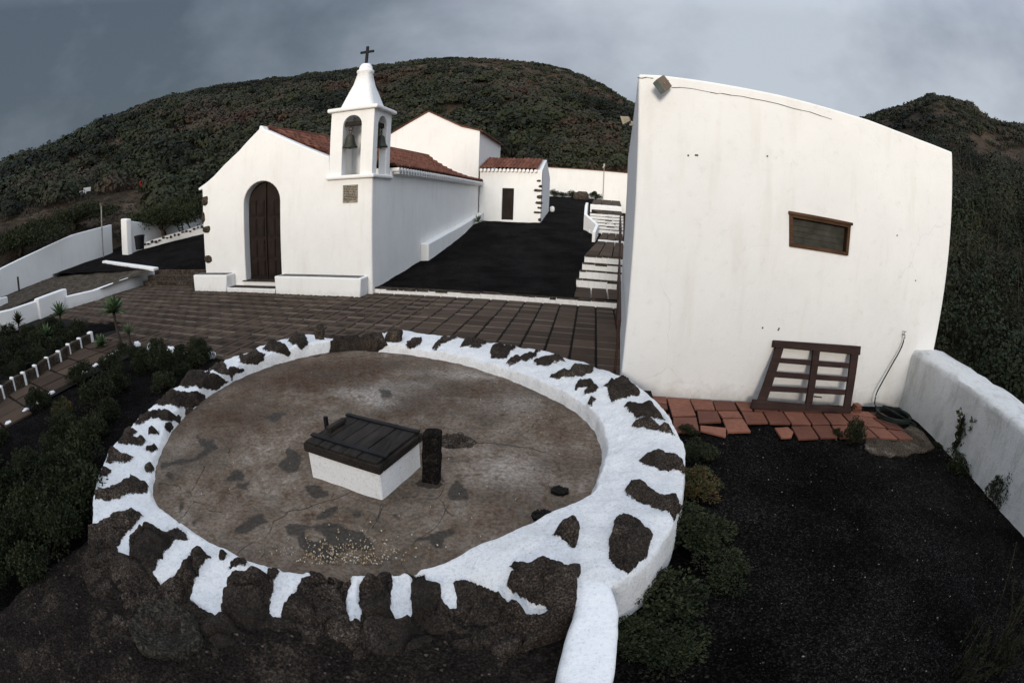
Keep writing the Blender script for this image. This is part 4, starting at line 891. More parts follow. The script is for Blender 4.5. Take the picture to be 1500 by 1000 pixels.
# ---- wooden slatted gate leaning on the wall
g0 = PZ(1099, 597.5, TZF+.0); g1 = PZ(1244, 604, TZF+.0); g2 = PP(1132.3, 497.7, HP-HN*.05, HN); g3 = PP(1258, 506.6, HP-HN*.05, HN)
gn = np.cross(g1-g0, (g2+g3)/2-(g0+g1)/2); gn /= np.linalg.norm(gn); gn = gn if gn[1] < 0 else -gn
gc = (g0+g1+g2+g3)/4
gt = empty('wooden_gate', (g0+g1)/2, 'dark brown slatted wooden gate leaning against the white building', 'gate')
def gq(name, q, t0=0, t1=.045, bev=.004):
    p = [PP(a, b2, gc, gn)+gn*t0 for a, b2 in zq(q)]; mb = MB(); mb.prism(p, [x+gn*(t1-t0) for x in p]); return mb.build(name, M['gate'], gt, bev)
gq('top_rail', [(838, 72), (1338, 107), (1333, 158), (835, 113)], -.035, .05)
gq('bottom_rail', [(722, 412), (1283, 460), (1281, 490), (706, 464)], -.03, .05)
gq('stile', [(850, 113), (893, 120), (797, 420), (745, 414)]); gq('stile', [(1283, 152), (1325, 158), (1278, 462), (1240, 457)]); gq('middle_stile', [(1065, 118), (1103, 122), (1050, 472), (1015, 468)], 0, .055)
for q in [[(875, 175), (1062, 187), (1058, 218), (868, 202)], [(848, 252), (1050, 268), (1045, 300), (835, 285)], [(818, 335), (1035, 347), (1031, 378), (806, 366)], [(1095, 190), (1283, 205), (1280, 235), (1090, 222)], [(1085, 270), (1273, 283), (1268, 312), (1080, 300)], [(1072, 347), (1255, 357), (1252, 388), (1066, 378)]]: gq('slat', q, -.02, .025)
p = [PP(a, b2, gc, gn)+gn*.03 for a, b2 in zq([(1068, 392), (1113, 397), (1113, 404), (1068, 400)])]; mb = MB(); mb.prism(p, [x+gn*.012 for x in p]); mb.build('latch', M['iron'], gt)

# ---- tap, hose
tp = hp(1322, 489); e_ = empty('tap', tp, 'small metal garden tap on the white wall above the coiled hose', 'tap')
mb = MB(); mb.tube([tp+HN*.02, tp-HN*.07, tp-HN*.085+[0, 0, -.05]], [.013, .013, .012], 8); mb.tube([tp-HN*.05, tp-HN*.05+[0, 0, .05]], .008, 6); mb.box(tp-HN*.05+[-.035, -.006, .045], tp-HN*.05+[.035, .006, .058]); mb.build('spout', M['galv'], e_)
mb = MB(); pts = [tp-HN*.085+[0, 0, -.04]]
for i, (a, b2) in enumerate(V(1250, 460, 5.988, [(445, 215), (430, 270), (395, 345), (340, 440), (290, 530), (240, 620), (205, 690), (190, 750), (192, 800)])): pts.append(PP(a, b2, HP-HN*(.05+.008*i), HN))
hc = PZ(1308, 613, TZF)
end = pts[-1]; cc = hc+[0, 0, .03]
sm = []
def cat(pts_, k_=5):
    P_ = [np.array(p) for p in pts_]; P_ = [P_[0]]+P_+[P_[-1]]; o_ = []
    for i in range(1, len(P_)-2):
        for j in range(k_):
            t_ = j/k_; a, b2, c, d = P_[i-1:i+3]; o_.append(.5*((2*b2)+(c-a)*t_+(2*a-5*b2+4*c-d)*t_**2+(3*b2-a-3*c+d)*t_**3))
    return o_+[P_[-2]]
rx = (PZ(1338, 622, TZF)-PZ(1279, 606, TZF))
R_ = .29
loop = [end, (end*.5+(cc+[-.12, .10, 0])*.5)]
rg = np.random.default_rng(4)
for i in range(7*16):
    a = 2.3+i*2*math.pi/16; k_ = i/16; rr_ = R_*(1-.07*math.sin(k_*2.1)-.05*(k_ % 3))+rg.normal()*.004; loop.append(cc+np.array([rr_*1.12*math.cos(a)+.012*math.sin(k_*3), rr_*math.sin(a)+.012*math.cos(k_*5), .0+.009*k_+.006*math.sin(a*1.5+k_)]))
loop += [cc+[.26, -.15, 0], cc+[.34, -.22, -.02], cc+[.30, -.28, -.02], cc+[.16, -.25, 0]]
mb = MB(); mb.tube(cat(pts+[loop[1]]+loop[2:], 3), .0115, 7)
tag(mb.build('garden_hose', M['hose'], None, smooth=True), 'dark green garden hose hanging from the tap and coiled on the terracotta tiles', 'hose')

# ================================================================== THE ROUND CISTERN
cs = empty('cistern', (CIR[0], CIR[1], 0), 'round stone cistern top with a wide rim of lava stones banded in whitewash', 'cistern')
floor_px = [(236, 665), (226, 712), (226, 738), (255, 600+30), (285, 598), (350, 556), (430, 527), (480, 517), (520, 513), (565, 517), (640, 527), (720, 548), (790, 577), (840, 602), (872, 635), (880, 660), (880, 685), (868, 718), (862, 742), (840, 757), (805, 772), (770, 787), (735, 806), (700, 818), (640, 838), (560, 849), (500, 850), (470, 846), (420, 840), (380, 828), (330, 805), (270, 770), (240, 748)]
fp = np.array([PZ(a, b2, 0)[:2] for a, b2 in floor_px])-CIR; fa = np.arctan2(fp[:, 1], fp[:, 0]); fr_ = np.hypot(*fp.T); od = np.argsort(fa); fa, fr_ = fa[od], fr_[od]
def Ri(a): return np.interp(a, fa, fr_, period=2*math.pi)
NT = 1500; TH = np.linspace(-math.pi, math.pi, NT+1)[:-1]; ri = Ri(TH)
kk = np.hanning(25); kk /= kk.sum(); ri = np.convolve(np.concatenate([ri[-12:], ri, ri[:12]]), kk, 'valid')
# outer outline, traced at the height of the rim's crest
out_px = [(1003, 690, .26), (1003, 655, .26), (992, 630, .26), (975, 603, .26), (955, 580, .25), (930, 562, .24), (903, 549, .22), (872, 536, .2), (835, 527, .2), (790, 514, .19), (735, 504, .18), (680, 495, .17), (620, 488, .16), (585, 484, .15), (540, 496, .05), (490, 499, .05), (455, 489, .14), (425, 495, .14), (398, 503, .15), (365, 515, .16), (330, 528, .17), (300, 543, .18), (272, 555, .18), (245, 580, .18), (215, 602, .18), (188, 628, .18), (166, 655, .18), (148, 688, .18), (139, 720, .18), (137, 760, .16), (138, 778, .14), (125, 850, .0), (170, 930, -.04), (280, 975, -.05), (400, 990, -.05), (520, 998, -.05), (640, 990, -.05), (750, 965, -.05), (835, 890, .24), (899, 856, .24), (918, 845, .25), (948, 822, .26), (975, 785, .26), (987, 765, .26), (996, 730, .26)]
op = np.array([PZ(a, b2, z)[:2] for a, b2, z in out_px])-CIR; oa = np.arctan2(op[:, 1], op[:, 0]); orr = np.hypot(*op.T); oz = np.array([q[2] for q in out_px]); od = np.argsort(oa); oa, orr, oz = oa[od], orr[od], oz[od]
ro = np.interp(TH, oa, orr, period=2*math.pi); zo = np.interp(TH, oa, oz, period=2*math.pi)
def sm_(x, n=21): k_ = np.hanning(n); k_ /= k_.sum(); return np.convolve(np.concatenate([x[-(n//2):], x, x[:n//2]]), k_, 'valid')
ro = sm_(ro, 15); zo = sm_(zo, 31)
deg = np.degrees(TH)
# inner wall height: tall on left, far and right, low where the near apron meets the floor
hin = np.interp(deg, [-180, -158, -140, -120, -60, -45, -35, -20, 0, 30, 60, 85, 95, 110, 150, 180], [.17, .15, .06, .045, .07, .18, .19, .17, .16, .16, .14, .12, .12, .17, .18, .17])
S_ = np.concatenate([np.linspace(0, 1, 12)**1.0*.0, []])
rows = []
ns_in = 8; ns = 72
r_in = ri[:, None]+np.linspace(0, .05, ns_in)[None, :]; z_in = hin[:, None]*np.sin(np.linspace(0, 1, ns_in)*math.pi/2)[None, :]
u = np.linspace(0, 1, ns+1)[1:]; r_top = (ri+.05)[:, None]+(ro-ri-.05)[:, None]*u[None, :]; crown = .02*np.sin(u*math.pi)
near = (zo < .12)
z_top = hin[:, None]*(1-u[None, :])+zo[:, None]*u[None, :]+crown[None, :]
u2 = np.linspace(0, 1, 10)[1:]; r_out = ro[:, None]+.05*np.sin(u2*math.pi/2)[None, :]; z_out = zo[:, None]-(.60*(u2**1.4))[None, :]
Rg = np.concatenate([r_in, r_top, r_out], 1); Zg = np.concatenate([z_in, z_top, z_out], 1)
Xg = CIR[0]+Rg*np.cos(TH)[:, None]; Yg = CIR[1]+Rg*np.sin(TH)[:, None]
P3 = np.stack([Xg, Yg, Zg], -1).reshape(-1, 3); px = project(P3); px = px+np.stack([1.8*fbm(P3[:, 0]*11, P3[:, 1]*11, 1, 3), 1.8*fbm(P3[:, 0]*11, P3[:, 1]*11, 40, 3)], 1)
# painted / bare pattern traced from the stones themselves
dark0 = [[(-60, 800), (60, 800), (139, 776), (164, 757), (226, 732), (262, 765), (330, 808), (400, 836), (440, 834), (520, 838), (560, 838), (620, 836), (640, 841), (700, 822), (735, 810), (775, 795), (810, 785), (845, 770), (852, 830), (846.7, 851.8), (839, 901), (827, 935), (818, 974), (814, 1000), (814, 1300), (-60, 1300)]]
white1 = [[(136, 725), (137, 777), (164, 757.3), (195.4, 748), (209.7, 757), (188, 780), (169.4, 797.6), (176, 810.6), (190, 821), (194, 810.6), (191.5, 795), (205.8, 774), (218.8, 770.8), (237, 776.8), (257.8, 769), (264, 760), (224, 725), (211, 715), (185, 722)],
  [(273.4, 785), (260, 790), (245, 805), (224, 839), (234.4, 853.5), (250, 845.7), (276, 821), (276, 808), (286, 804), (308.5, 815.8), (311, 818.4), (302, 828.8), (291.6, 844), (286, 857), (275, 872.8), (301.6, 889.6), (314.8, 901), (326.8, 894.4), (329.2, 877.6), (334, 864.4), (362.8, 842.8), (367.6, 838), (391.6, 839), (395, 832), (346, 808), (274, 768), (262, 762), (256, 768), (272, 780)],
  [(408.4, 842.8), (398.8, 868), (394, 894.4), (400, 904), (409.6, 904), (420.4, 882.4), (439.6, 853.6), (442, 844), (455, 842.8), (455, 838), (410, 833)],
  [(512.8, 851), (504.4, 872.8), (504.4, 887), (512.8, 904), (514, 920.8), (528.4, 918.4), (530.8, 896.8), (524.8, 880), (526, 856), (539, 842), (528, 840), (514, 842)],
  [(573.8, 842), (575, 870), (572.5, 893.4), (579, 902.5), (592, 906.4), (605, 898.6), (602.4, 870), (601.9, 841), (574, 840)],
  [(623, 844), (644, 854.4), (647.9, 875), (659.6, 891.3), (670, 888), (670, 870), (664.8, 851.8), (685.6, 849), (716.8, 859.6), (737.6, 875), (763.6, 890.8), (772.7, 903), (797.3, 903), (806.4, 896), (800, 890.8), (776.5, 883), (741.5, 858.3), (744, 845), (757, 838), (745.4, 828.4), (760, 824), (800, 824), (852, 829.7), (856, 800), (845, 745), (803, 764), (779, 780), (737, 800), (685.6, 818), (644, 828), (620, 834)]]
vw4 = lambda q: V(780, 520, 4.546, q)
dark2 = [[(195.4, 623.4), (216, 602.6), (240, 603), (265.6, 609), (262, 620), (240, 615), (224, 613), (208, 619)], [(172, 649.4), (185, 628.6), (198, 631), (194, 641.6), (213.6, 643), (211, 649.4), (190, 649.4)],
  ell(225, 631.7, 8, 4), ell(246.6, 626, 8, 6), ell(222.7, 657, 9, 5), ell(218.3, 685.8, 7, 7), [(153.8, 676.7), (166.8, 658.5), (180, 668), (196.7, 670), (187.6, 677.5), (174.6, 678.8)], [(144, 701.4), (151, 691), (164, 689), (159, 700)],
  [(140.8, 734), (143.4, 714.4), (153.8, 719), (189, 709), (191.5, 698.8), (218.8, 711.8), (216, 724.8), (187.6, 728.7), (159, 735.7)], ell(329, 818.8, 7, 6), [(335, 829.6), (346, 822), (365, 827), (367, 831.5), (350, 830)], [(807.7, 783), (839, 762), (848, 773.8), (844, 801), (826, 794)],
  [(781, 531), (793, 524), (813, 522), (827, 529), (811, 531), (795, 536.5)], [(805, 553), (810.8, 545), (835, 542), (841.6, 536.5), (868, 537.6), (872, 542), (854.8, 550), (815, 553)], [(842.7, 572.8), (843.8, 564), (850, 557), (874.6, 559.6), (854.8, 566)], [(856, 579), (856, 571.7), (868, 566), (878, 571.7), (861, 577)], [(861, 592.6), (863.6, 583.8), (874.6, 582), (868, 588), (867, 597)],
  [(883, 564), (903, 557), (912, 555), (938, 574), (912, 586), (898.8, 587), (890, 579.4), (891, 570.6)], [(914, 594.8), (951.6, 591.5), (975, 612), (931.8, 610)], [(924, 623.4), (929.6, 615.7), (953.8, 616.8), (990, 634.4), (973.6, 634.4), (945, 624.5)], [(934, 676), (953.8, 665), (967, 663), (1001, 676), (1008, 698), (991, 689.4), (973.6, 688), (956, 680.6)],
  [(916, 720), (924, 707), (960, 721), (993, 733), (997, 745), (989, 767), (979, 752), (942, 734)], [(900.4, 762), (911.6, 756.4), (936.8, 767.6), (957.8, 784.4), (948, 812.4), (920, 843.2), (908.8, 834.8), (892, 815.2), (892, 790)],
  [(593, 505.4), (603, 495.3), (618.5, 492.7), (616, 501.6), (600.8, 513)], [(632.5, 510.5), (646.4, 496.5), (671.7, 493), (656.5, 501.6), (638.8, 511)], [(674, 506.7), (684.4, 494), (717.3, 498), (704.7, 508), (682, 509.7)], [(717.3, 514.3), (722.4, 506), (755.4, 507), (742.7, 521.9), (730, 525.7), (718.6, 521.9)], [(740, 532), (747.8, 524.4), (768, 521.9), (793.4, 513), (780.7, 525.7), (760.4, 529.5), (745, 535.8)],
  [(482, 518), (488, 490), (560, 490), (568, 508), (545, 517)], [(223, 593.7), (250, 573), (293, 574.5), (302.4, 581), (288.8, 596), (266, 596), (234.4, 591.5)], [(262, 566), (275, 546), (293, 543), (336.4, 557.5), (316, 572), (307, 573), (284, 566.5)], [(303.5, 541.6), (325, 529), (334, 538), (359, 540.5), (359, 546), (343, 550.7), (341, 559.7), (336, 548.4), (316, 545.7)],
  [(348.9, 524.6), (370.4, 515.5), (387.4, 520), (386.3, 530.3), (363.6, 534.8), (352, 530.3)], [(384, 512), (397.6, 500), (413.5, 502), (427, 515.5), (422.5, 521), (402, 516.7)], [(420, 498.5), (445, 486), (452, 505.3), (443, 512), (429, 505)], ell(276, 604, 7, 8)]
def pattern(px_):
    w_ = np.full(len(px_), 12.0)
    for q in dark0: w_ = np.minimum(w_, -sdist(px_, q))
    for q in white1: w_ = np.maximum(w_, sdist(px_, q))
    for q in dark2: w_ = np.minimum(w_, -sdist(px_, q))
    return w_
wf_ = pattern(px)
isout = np.zeros_like(Rg, bool); isout[:, -9:] = True
wa = np.clip(wf_/8*.5+.5, 0, 1)                       # 0 bare stone .. 1 plaster, 0.5 at the traced edge
# relief: bare stones bulge and are rough, plaster is softer
stone = np.clip(.5-wf_/5, 0, 1)
def cells(P, n, seed, lo, hi):
    r = np.random.default_rng(seed); S = np.stack([r.uniform(lo[0], hi[0], n), r.uniform(lo[1], hi[1], n)], 1); f1 = np.full(len(P), 9.); f2 = np.full(len(P), 9.)
    W = P[:, :2]+np.stack([.05*fbm(P[:, 0]*5, P[:, 1]*5, 3, 3), .05*fbm(P[:, 0]*5, P[:, 1]*5, 33, 3)], 1)
    for q in S:
        m_ = (np.abs(W[:, 0]-q[0]) < .6) & (np.abs(W[:, 1]-q[1]) < .6); d = np.hypot(W[m_, 0]-q[0], W[m_, 1]-q[1]); a = f1[m_]; b = f2[m_]; f2[m_] = np.where(d < a, a, np.minimum(b, d)); f1[m_] = np.minimum(a, d)
    return f1, f2
f1_, f2_ = cells(P3, 900, 5, (-5.8, .8), (1.4, 7.5)); vall = np.clip((f2_-f1_)/.05, 0, 1)**.6
rl = fbm(P3[:, 0]*9, P3[:, 1]*9, P3[:, 2]*9, 4)
big = fbm(P3[:, 0]*3.2, P3[:, 1]*3.2, 7, 3); nearw = np.repeat(np.clip((.12-zo)/.08, 0, 1), Rg.shape[1])
Zn = P3[:, 2]+(1-nearw)*.045*np.sqrt(np.clip(-wf_/8, 0, 1))*(~isout.ravel())+stone*(.022*np.clip(stone*2-1, 0, 1)+.045*rl+nearw*.055*big+nearw*(.075*vall-.05))+(1-stone)*(.020*fbm(P3[:, 0]*4, P3[:, 1]*4, 2, 3)+.007*rl)
innerm = np.zeros_like(Rg); innerm[:, :2] = 1
Zn = np.where(innerm.ravel() > 0, np.minimum(Zn, P3[:, 2]+.005), Zn)
wob = (.010*fbm(P3[:, 0]*7, P3[:, 1]*7, P3[:, 2]*7+5, 3))
P3[:, 0] += wob*np.repeat(np.cos(TH), Rg.shape[1]); P3[:, 1] += wob*np.repeat(np.sin(TH), Rg.shape[1]); P3[:, 2] = Zn
def m_rim():
    m, t, b = mat('whitewashed_lava_rim')
    a = attr(t, 'paint'); n = tnoise(t, 22, 7, .7); nf = tnoise(t, 70, 5, .7); n3 = tnoise(t, 6, 8, .7); n4 = tnoise(t, 1.5, 6, .6)
    e_ = mth(t, 'ADD', a, mth(t, 'MULTIPLY', mth(t, 'SUBTRACT', mth(t, 'ADD', mth(t, 'MULTIPLY', n, .6), mth(t, 'MULTIPLY', nf, .4)), .5), .42))
    msk = ramp(t, e_, [(.485, 0), (.515, 1)])
    rock = ramp(t, mth(t, 'ADD', mth(t, 'MULTIPLY', n3, .6), mth(t, 'MULTIPLY', nf, .4)), [(.38, (.010, .008, .007)), (.49, (.036, .027, .021)), (.58, (.080, .061, .047)), (.68, (.17, .14, .11))])
    rock = mix(t, 1.0, rock, ramp(t, nf, [(.38, .4), (.50, .9), (.62, 2.0)]), 'MULTIPLY')
    rock = mix(t, ramp(t, n4, [(.4, 0), (.6, .75)]), rock, (.020, .0165, .0135))
    wh = mix(t, ramp(t, n3, [(.45, 0), (.8, 1)]), (.87, .87, .87), (.74, .735, .72))
    pit = ramp(t, nf, [(.64, 0), (.70, .75)]); wh = mix(t, pit, wh, (.34, .32, .29)); wh = mix(t, 1.0, wh, ramp(t, tnoise(t, 38, 6, .8), [(.35, .68), (.45, .94), (.56, 1.0)]), 'MULTIPLY')
    st_ = ramp(t, tnoise(t, 2.6, 8, .75), [(.60, 0), (.72, .35)]); wh = mix(t, st_, wh, (.50, .42, .32))
    setc(t, b, mix(t, msk, rock, wh))
    h = mth(t, 'ADD', mth(t, 'MULTIPLY', msk, .9), mth(t, 'ADD', mth(t, 'MULTIPLY', nf, .5), mth(t, 'MULTIPLY', n, .8)))
    bump(t, b, h, .8, .03); return m
M['rim'] = m_rim()
mesh_np('rim', P3, grid_faces(NT, Rg.shape[1], True), M['rim'], cs, {'paint': wa}, True)
# floor of the cistern top
nr_ = 170; q = np.linspace(0, 1, nr_)**.62; Rf = (ri+.03)[:, None]*q[None, :]; Xf = CIR[0]+Rf*np.cos(TH)[:, None]; Yf = CIR[1]+Rf*np.sin(TH)[:, None]
Zf = .012*fbm(Xf*1.1, Yf*1.1, 4, 3)*(1-q[None, :]**6)+.004*fbm(Xf*9, Yf*9, 4, 3)
PF = np.stack([Xf, Yf, Zf], -1).reshape(-1, 3); pf = project(PF); pf = pf+np.stack([2.6*fbm(PF[:, 0]*7, PF[:, 1]*7, 1, 4), 2.6*fbm(PF[:, 0]*7, PF[:, 1]*7, 40, 4)], 1)
v1 = lambda q: V(120, 600, 3.846, q); v2 = lambda q: V(250, 760, 4.1667, q); v3 = lambda q: V(540, 740, 3.847, q); v6 = lambda q: V(420, 570, 5, q)
wet = [v1([(640, 140), (660, 155), (690, 162), (740, 170), (758, 220), (700, 265), (600, 298), (480, 315), (438, 345), (450, 295), (560, 280), (640, 265), (690, 215), (650, 180)]), v1([(800, 385), (840, 355), (900, 338), (912, 390), (830, 400)]), v1([(870, 405), (945, 415), (930, 455), (880, 440)]), v1([(840, 695), (900, 640), (960, 600), (1020, 580), (1045, 630), (960, 665), (930, 690), (870, 695)]), v1([(610, 640), (660, 595), (680, 610), (630, 655)]), v1([(480, 345), (520, 360), (510, 390), (470, 385)]), v1([(545, 520), (575, 510), (580, 560), (550, 570)]),
  v2([(690, 60), (720, 30), (800, 35), (860, 45), (960, 25), (1070, 50), (1180, 80), (1240, 170), (1200, 210), (1080, 190), (1000, 240), (960, 270), (830, 220), (790, 170), (770, 110), (700, 105)]), v3([(270, 180), (330, 165), (400, 140), (490, 120), (510, 150), (430, 190), (415, 250), (370, 250), (350, 200), (280, 195)]), v3([(125, 45), (160, 50), (195, 95), (165, 80)]), v3([(500, 330), (560, 260), (620, 230), (600, 280), (530, 340)]),
  v6([(130, 715), (210, 705), (300, 730), (310, 770), (200, 800), (160, 770)]), v6([(220, 920), (300, 870), (385, 845), (380, 890), (280, 945), (200, 950)]), v6([(1180, 770), (1250, 660), (1340, 740), (1350, 800), (1210, 810)]), v6([(20, 410), (60, 440), (110, 500), (90, 600), (20, 620), (-60, 560)]), v6([(480, 905), (540, 900), (550, 940), (490, 945)]), v6([(680, 0), (760, 10), (780, 60), (700, 70)]), [(380, 610), (400, 602), (420, 606), (405, 618)]]
wd = np.full(len(pf), -12.0)
for q_ in wet: wd = np.maximum(wd, sdist(pf, q_))
wd = np.minimum(wd, -sdist(pf, v2([(820, 60), (860, 55), (900, 80), (940, 120), (880, 145), (830, 110)])))
wd = np.minimum(wd, 12)
blob = lambda x, y, rx, ry: np.exp(-(((pf[:, 0]-x)/rx)**2+((pf[:, 1]-y)/ry)**2))
brown = np.clip(blob(330, 612, 75, 28)+blob(430, 560, 90, 22)+blob(520, 540, 80, 18)+.8*blob(700, 575, 90, 20)+.7*blob(590, 600, 60, 14)+.6*blob(770, 740, 60, 40)+.5*blob(820, 640, 40, 50), 0, 1)
pale = np.clip(blob(540, 575, 45, 9)+.9*blob(590, 565, 40, 7)+blob(560, 590, 30, 9)+.8*blob(690, 550, 50, 8)+.7*blob(760, 590, 40, 15)+.8*blob(750, 690, 60, 30)+.5*blob(620, 545, 30, 6), 0, 1)
cracks = [v1([(430, 418), (540, 425), (570, 458), (610, 462), (635, 510), (600, 570), (540, 630)]), v1([(610, 462), (650, 400), (690, 320)]), v1([(635, 510), (690, 530), (710, 570), (790, 585)]), v1([(1150, 575), (1085, 625), (1060, 700), (1025, 750), (1030, 810), (975, 880)]), v1([(960, 740), (900, 790), (860, 830)]), v1([(780, 165), (820, 220), (830, 260)]), v6([(915, 775), (960, 797), (1050, 800), (1110, 792), (1150, 740), (1165, 690), (1120, 650)]), v6([(1125, 800), (1160, 840), (1170, 880), (1230, 930)]), v6([(700, 830), (690, 890), (655, 950)]), v6([(480, 745), (380, 800), (250, 830), (120, 870), (0, 890)]), v6([(770, 780), (840, 785), (910, 775)]), v3([(165, 310), (215, 380), (240, 395)]), v3([(30, 130), (60, 60), (90, 0)]), [(655, 625), (700, 650), (760, 655), (800, 660)], [(760, 640), (790, 615), (830, 610)], [(600, 800), (640, 770), (660, 740)]]
cd = np.full(len(pf), 20.0)
for q_ in cracks: cd = np.minimum(cd, segdist(pf, q_, False))
def m_floor():
    m, t, b = mat('cistern_mortar_floor')
    n = tnoise(t, 2.2, 8, .65); nm_ = tnoise(t, 9, 8, .72); nf = tnoise(t, 60, 6, .75); vv = tnoise(t, 1.2, 5, .5)
    c = ramp(t, mth(t, 'ADD', mth(t, 'MULTIPLY', n, .5), mth(t, 'MULTIPLY', nm_, .5)), [(.38, (.078, .052, .035)), (.46, (.140, .102, .074)), (.54, (.190, .148, .114)), (.62, (.295, .245, .20))])
    c = mix(t, mth(t, 'MULTIPLY', attr(t, 'brown'), ramp(t, nm_, [(.3, 1), (.7, .6)])), c, (.060, .033, .020))
    c = mix(t, mth(t, 'MULTIPLY', attr(t, 'pale'), ramp(t, nm_, [(.35, .1), (.56, 1)])), c, (.33, .295, .26))
    w_ = mth(t, 'ADD', attr(t, 'wet'), mth(t, 'MULTIPLY', mth(t, 'SUBTRACT', nm_, .5), .9))
    wm = ramp(t, w_, [(.44, 0), (.60, 1)])
    auto = ramp(t, mth(t, 'ADD', mth(t, 'MULTIPLY', vv, .5), mth(t, 'MULTIPLY', nm_, .5)), [(.50, 0), (.57, .62)])
    c = mix(t, auto, c, (.075, .060, .046)); c = mix(t, mth(t, 'MULTIPLY', wm, .85), c, (.038, .034, .029))
    c = mix(t, ramp(t, nf, [(.60, 0), (.72, .6)]), c, (.045, .036, .03)); c = mix(t, ramp(t, nf, [(.28, .5), (.36, 0)]), c, (.28, .25, .22))
    c = mix(t, 1.0, c, ramp(t, tnoise(t, 28, 6, .75), [(.40, .68), (.50, 1.0), (.60, 1.28)]), 'MULTIPLY')
    ck = mth(t, 'ADD', attr(t, 'crack'), mth(t, 'MULTIPLY', mth(t, 'SUBTRACT', nf, .5), .25)); cm = ramp(t, ck, [(.03, .8), (.085, 0)]); c = mix(t, cm, c, (.022, .018, .015))
    setc(t, b, c); h = mth(t, 'SUBTRACT', mth(t, 'ADD', nf, mth(t, 'MULTIPLY', nm_, 1.2)), mth(t, 'MULTIPLY', cm, .8)); bump(t, b, h, .55, .015)
    rr = mix(t, wm, .92, .62); t.links.new(rr, b.inputs['Roughness']); return m
M['floor'] = m_floor(); M['charred'] = m_rock('charred_stone', (.006, .005, .005), (.014, .012, .011), (.05, .042, .036), 14, 1.0)
mesh_np('floor', PF, grid_faces(NT, nr_, True), M['floor'], cs, {'wet': np.clip(wd/16+.5, 0, 1), 'brown': brown, 'pale': pale, 'crack': np.clip(cd/10, 0, 1)}, True)
# upright stones at the gap in the rim
def rocky(name, verts_fn, parent, seed, n=22, m='rock'):
    r = np.random.default_rng(seed); vs = []; nu, nv = n, n
    for i in range(nu):
        for j in range(nv): vs.append(verts_fn(2*math.pi*i/nu, j/(nv-1)))
    v = np.array(vs); no = fbm(v[:, 0]*9+seed, v[:, 1]*9, v[:, 2]*9, 4)*.03; c = v.mean(0); d = v-c; d /= np.linalg.norm(d, axis=1)[:, None]+1e-6; v = v+d*no[:, None]*(.35 if m == 'charred' else 1)
    return mesh_np(name, v, grid_faces(nu, nv, True), M[m], parent, None, True, up=False)
def pillar(c, sx_, sy_, z0, z1, p=4, tilt=0, tt=.8):
    def f(a, t_):
        ca, sa = math.cos(a), math.sin(a); q = (abs(ca)**p+abs(sa)**p)**(-1/p); k_ = 1 if t_ < tt else math.sqrt(max(0, 1-((t_-tt)/(1-tt))**2)); return (c[0]+sx_*q*ca*k_+tilt*t_, c[1]+sy_*q*sa*k_, z0+(z1-z0)*t_)
    return f
pb = PZ(470, 512, 0); rocky('upright_stone', pillar(pb, .085, .07, -.05, TZ(470, 474, pb)), cs, 3)
pb = PZ(575, 508, .05); rocky('upright_stone', pillar(pb, .12, .11, -.05, TZ(577, 480, pb), 2.6, .06), cs, 9)
# rough rubble patch beside the hatch and black plants of gravel
rp_ = PZ(668, 648, 0)
def mound(cx_, cy_, rx_, ry_, hgt, seed, name, m, parent=None, n=64, k_=30, rough=.5):
    U = np.linspace(0, 2*math.pi, n+1)[:-1]; Q = np.linspace(0, 1, k_); sh = 1+.18*fbm(np.cos(U)*1.3+seed, np.sin(U)*1.3, seed, 3)
    X = cx_+rx_*sh[:, None]*Q[None, :]*np.cos(U)[:, None]; Y = cy_+ry_*sh[:, None]*Q[None, :]*np.sin(U)[:, None]
    Z = hgt*(1-Q[None, :]**2.4)*(1+rough*fbm(X*18, Y*18, seed, 4))-.004; return mesh_np(name, np.stack([X, Y, Z+0*X], -1).reshape(-1, 3), grid_faces(n, k_, True), m, parent, None, True)
mound(rp_[0], rp_[1], .19, .15, .07, 2, 'rubble_patch', M['rock'], cs)
for i, (a, b2, s_, lb) in enumerate([(820, 720, .07, 'smaller dark tuft of black grit on the cistern floor, nearer the far side'), (795, 757, .085, 'larger dark tuft of black grit on the cistern floor near the dark corner stone')]):
    c_ = PZ(a, b2, 0); r = np.random.default_rng(i+40); mb = MB()
    for j in range(170):
        q_ = math.sqrt(r.random())*s_; an = r.random()*6.28; s2 = r.uniform(.004, .012); mb.box((c_[0]+q_*math.cos(an)-s2, c_[1]+q_*math.sin(an)*.8-s2, 0), (c_[0]+q_*math.cos(an)+s2, c_[1]+q_*math.sin(an)*.8+s2, s2*2.4))
    tag(mb.build('grit_pile', M['joint']), lb, 'grit')
# small pale crumbs lying on the floor near the rim
mb = MB(); r = np.random.default_rng(77)
for j in range(520):
    a, b2 = (505+r.normal()*52, 822-abs(r.normal())*20+6) if j < 430 else (r.uniform(250, 860), r.uniform(540, 830))
    c_ = PZ(a, b2, 0)
    if math.hypot(c_[0]-CIR[0], c_[1]-CIR[1]) > 2.28: continue
    s2 = r.uniform(.003, .009 if j < 430 else .006); an = r.random()*3; d1 = np.array([math.cos(an), math.sin(an), 0])*s2; d2 = np.array([-math.sin(an), math.cos(an), 0])*s2*.6; base = [c_+d1, c_+d2, c_-d1, c_-d2]; mb.prism([x+[0, 0, .012] for x in base], [x+[0, 0, .018+r.random()*.005] for x in base], r.random())
o = mb.build('crumbs', m_leaf('crumb', [(.20, .13, .07), (.42, .32, .2), (.6, .55, .45)])); o['kind'] = 'stuff'; tag(o, 'pale crumbs and dry bits scattered on the cistern floor', 'debris')

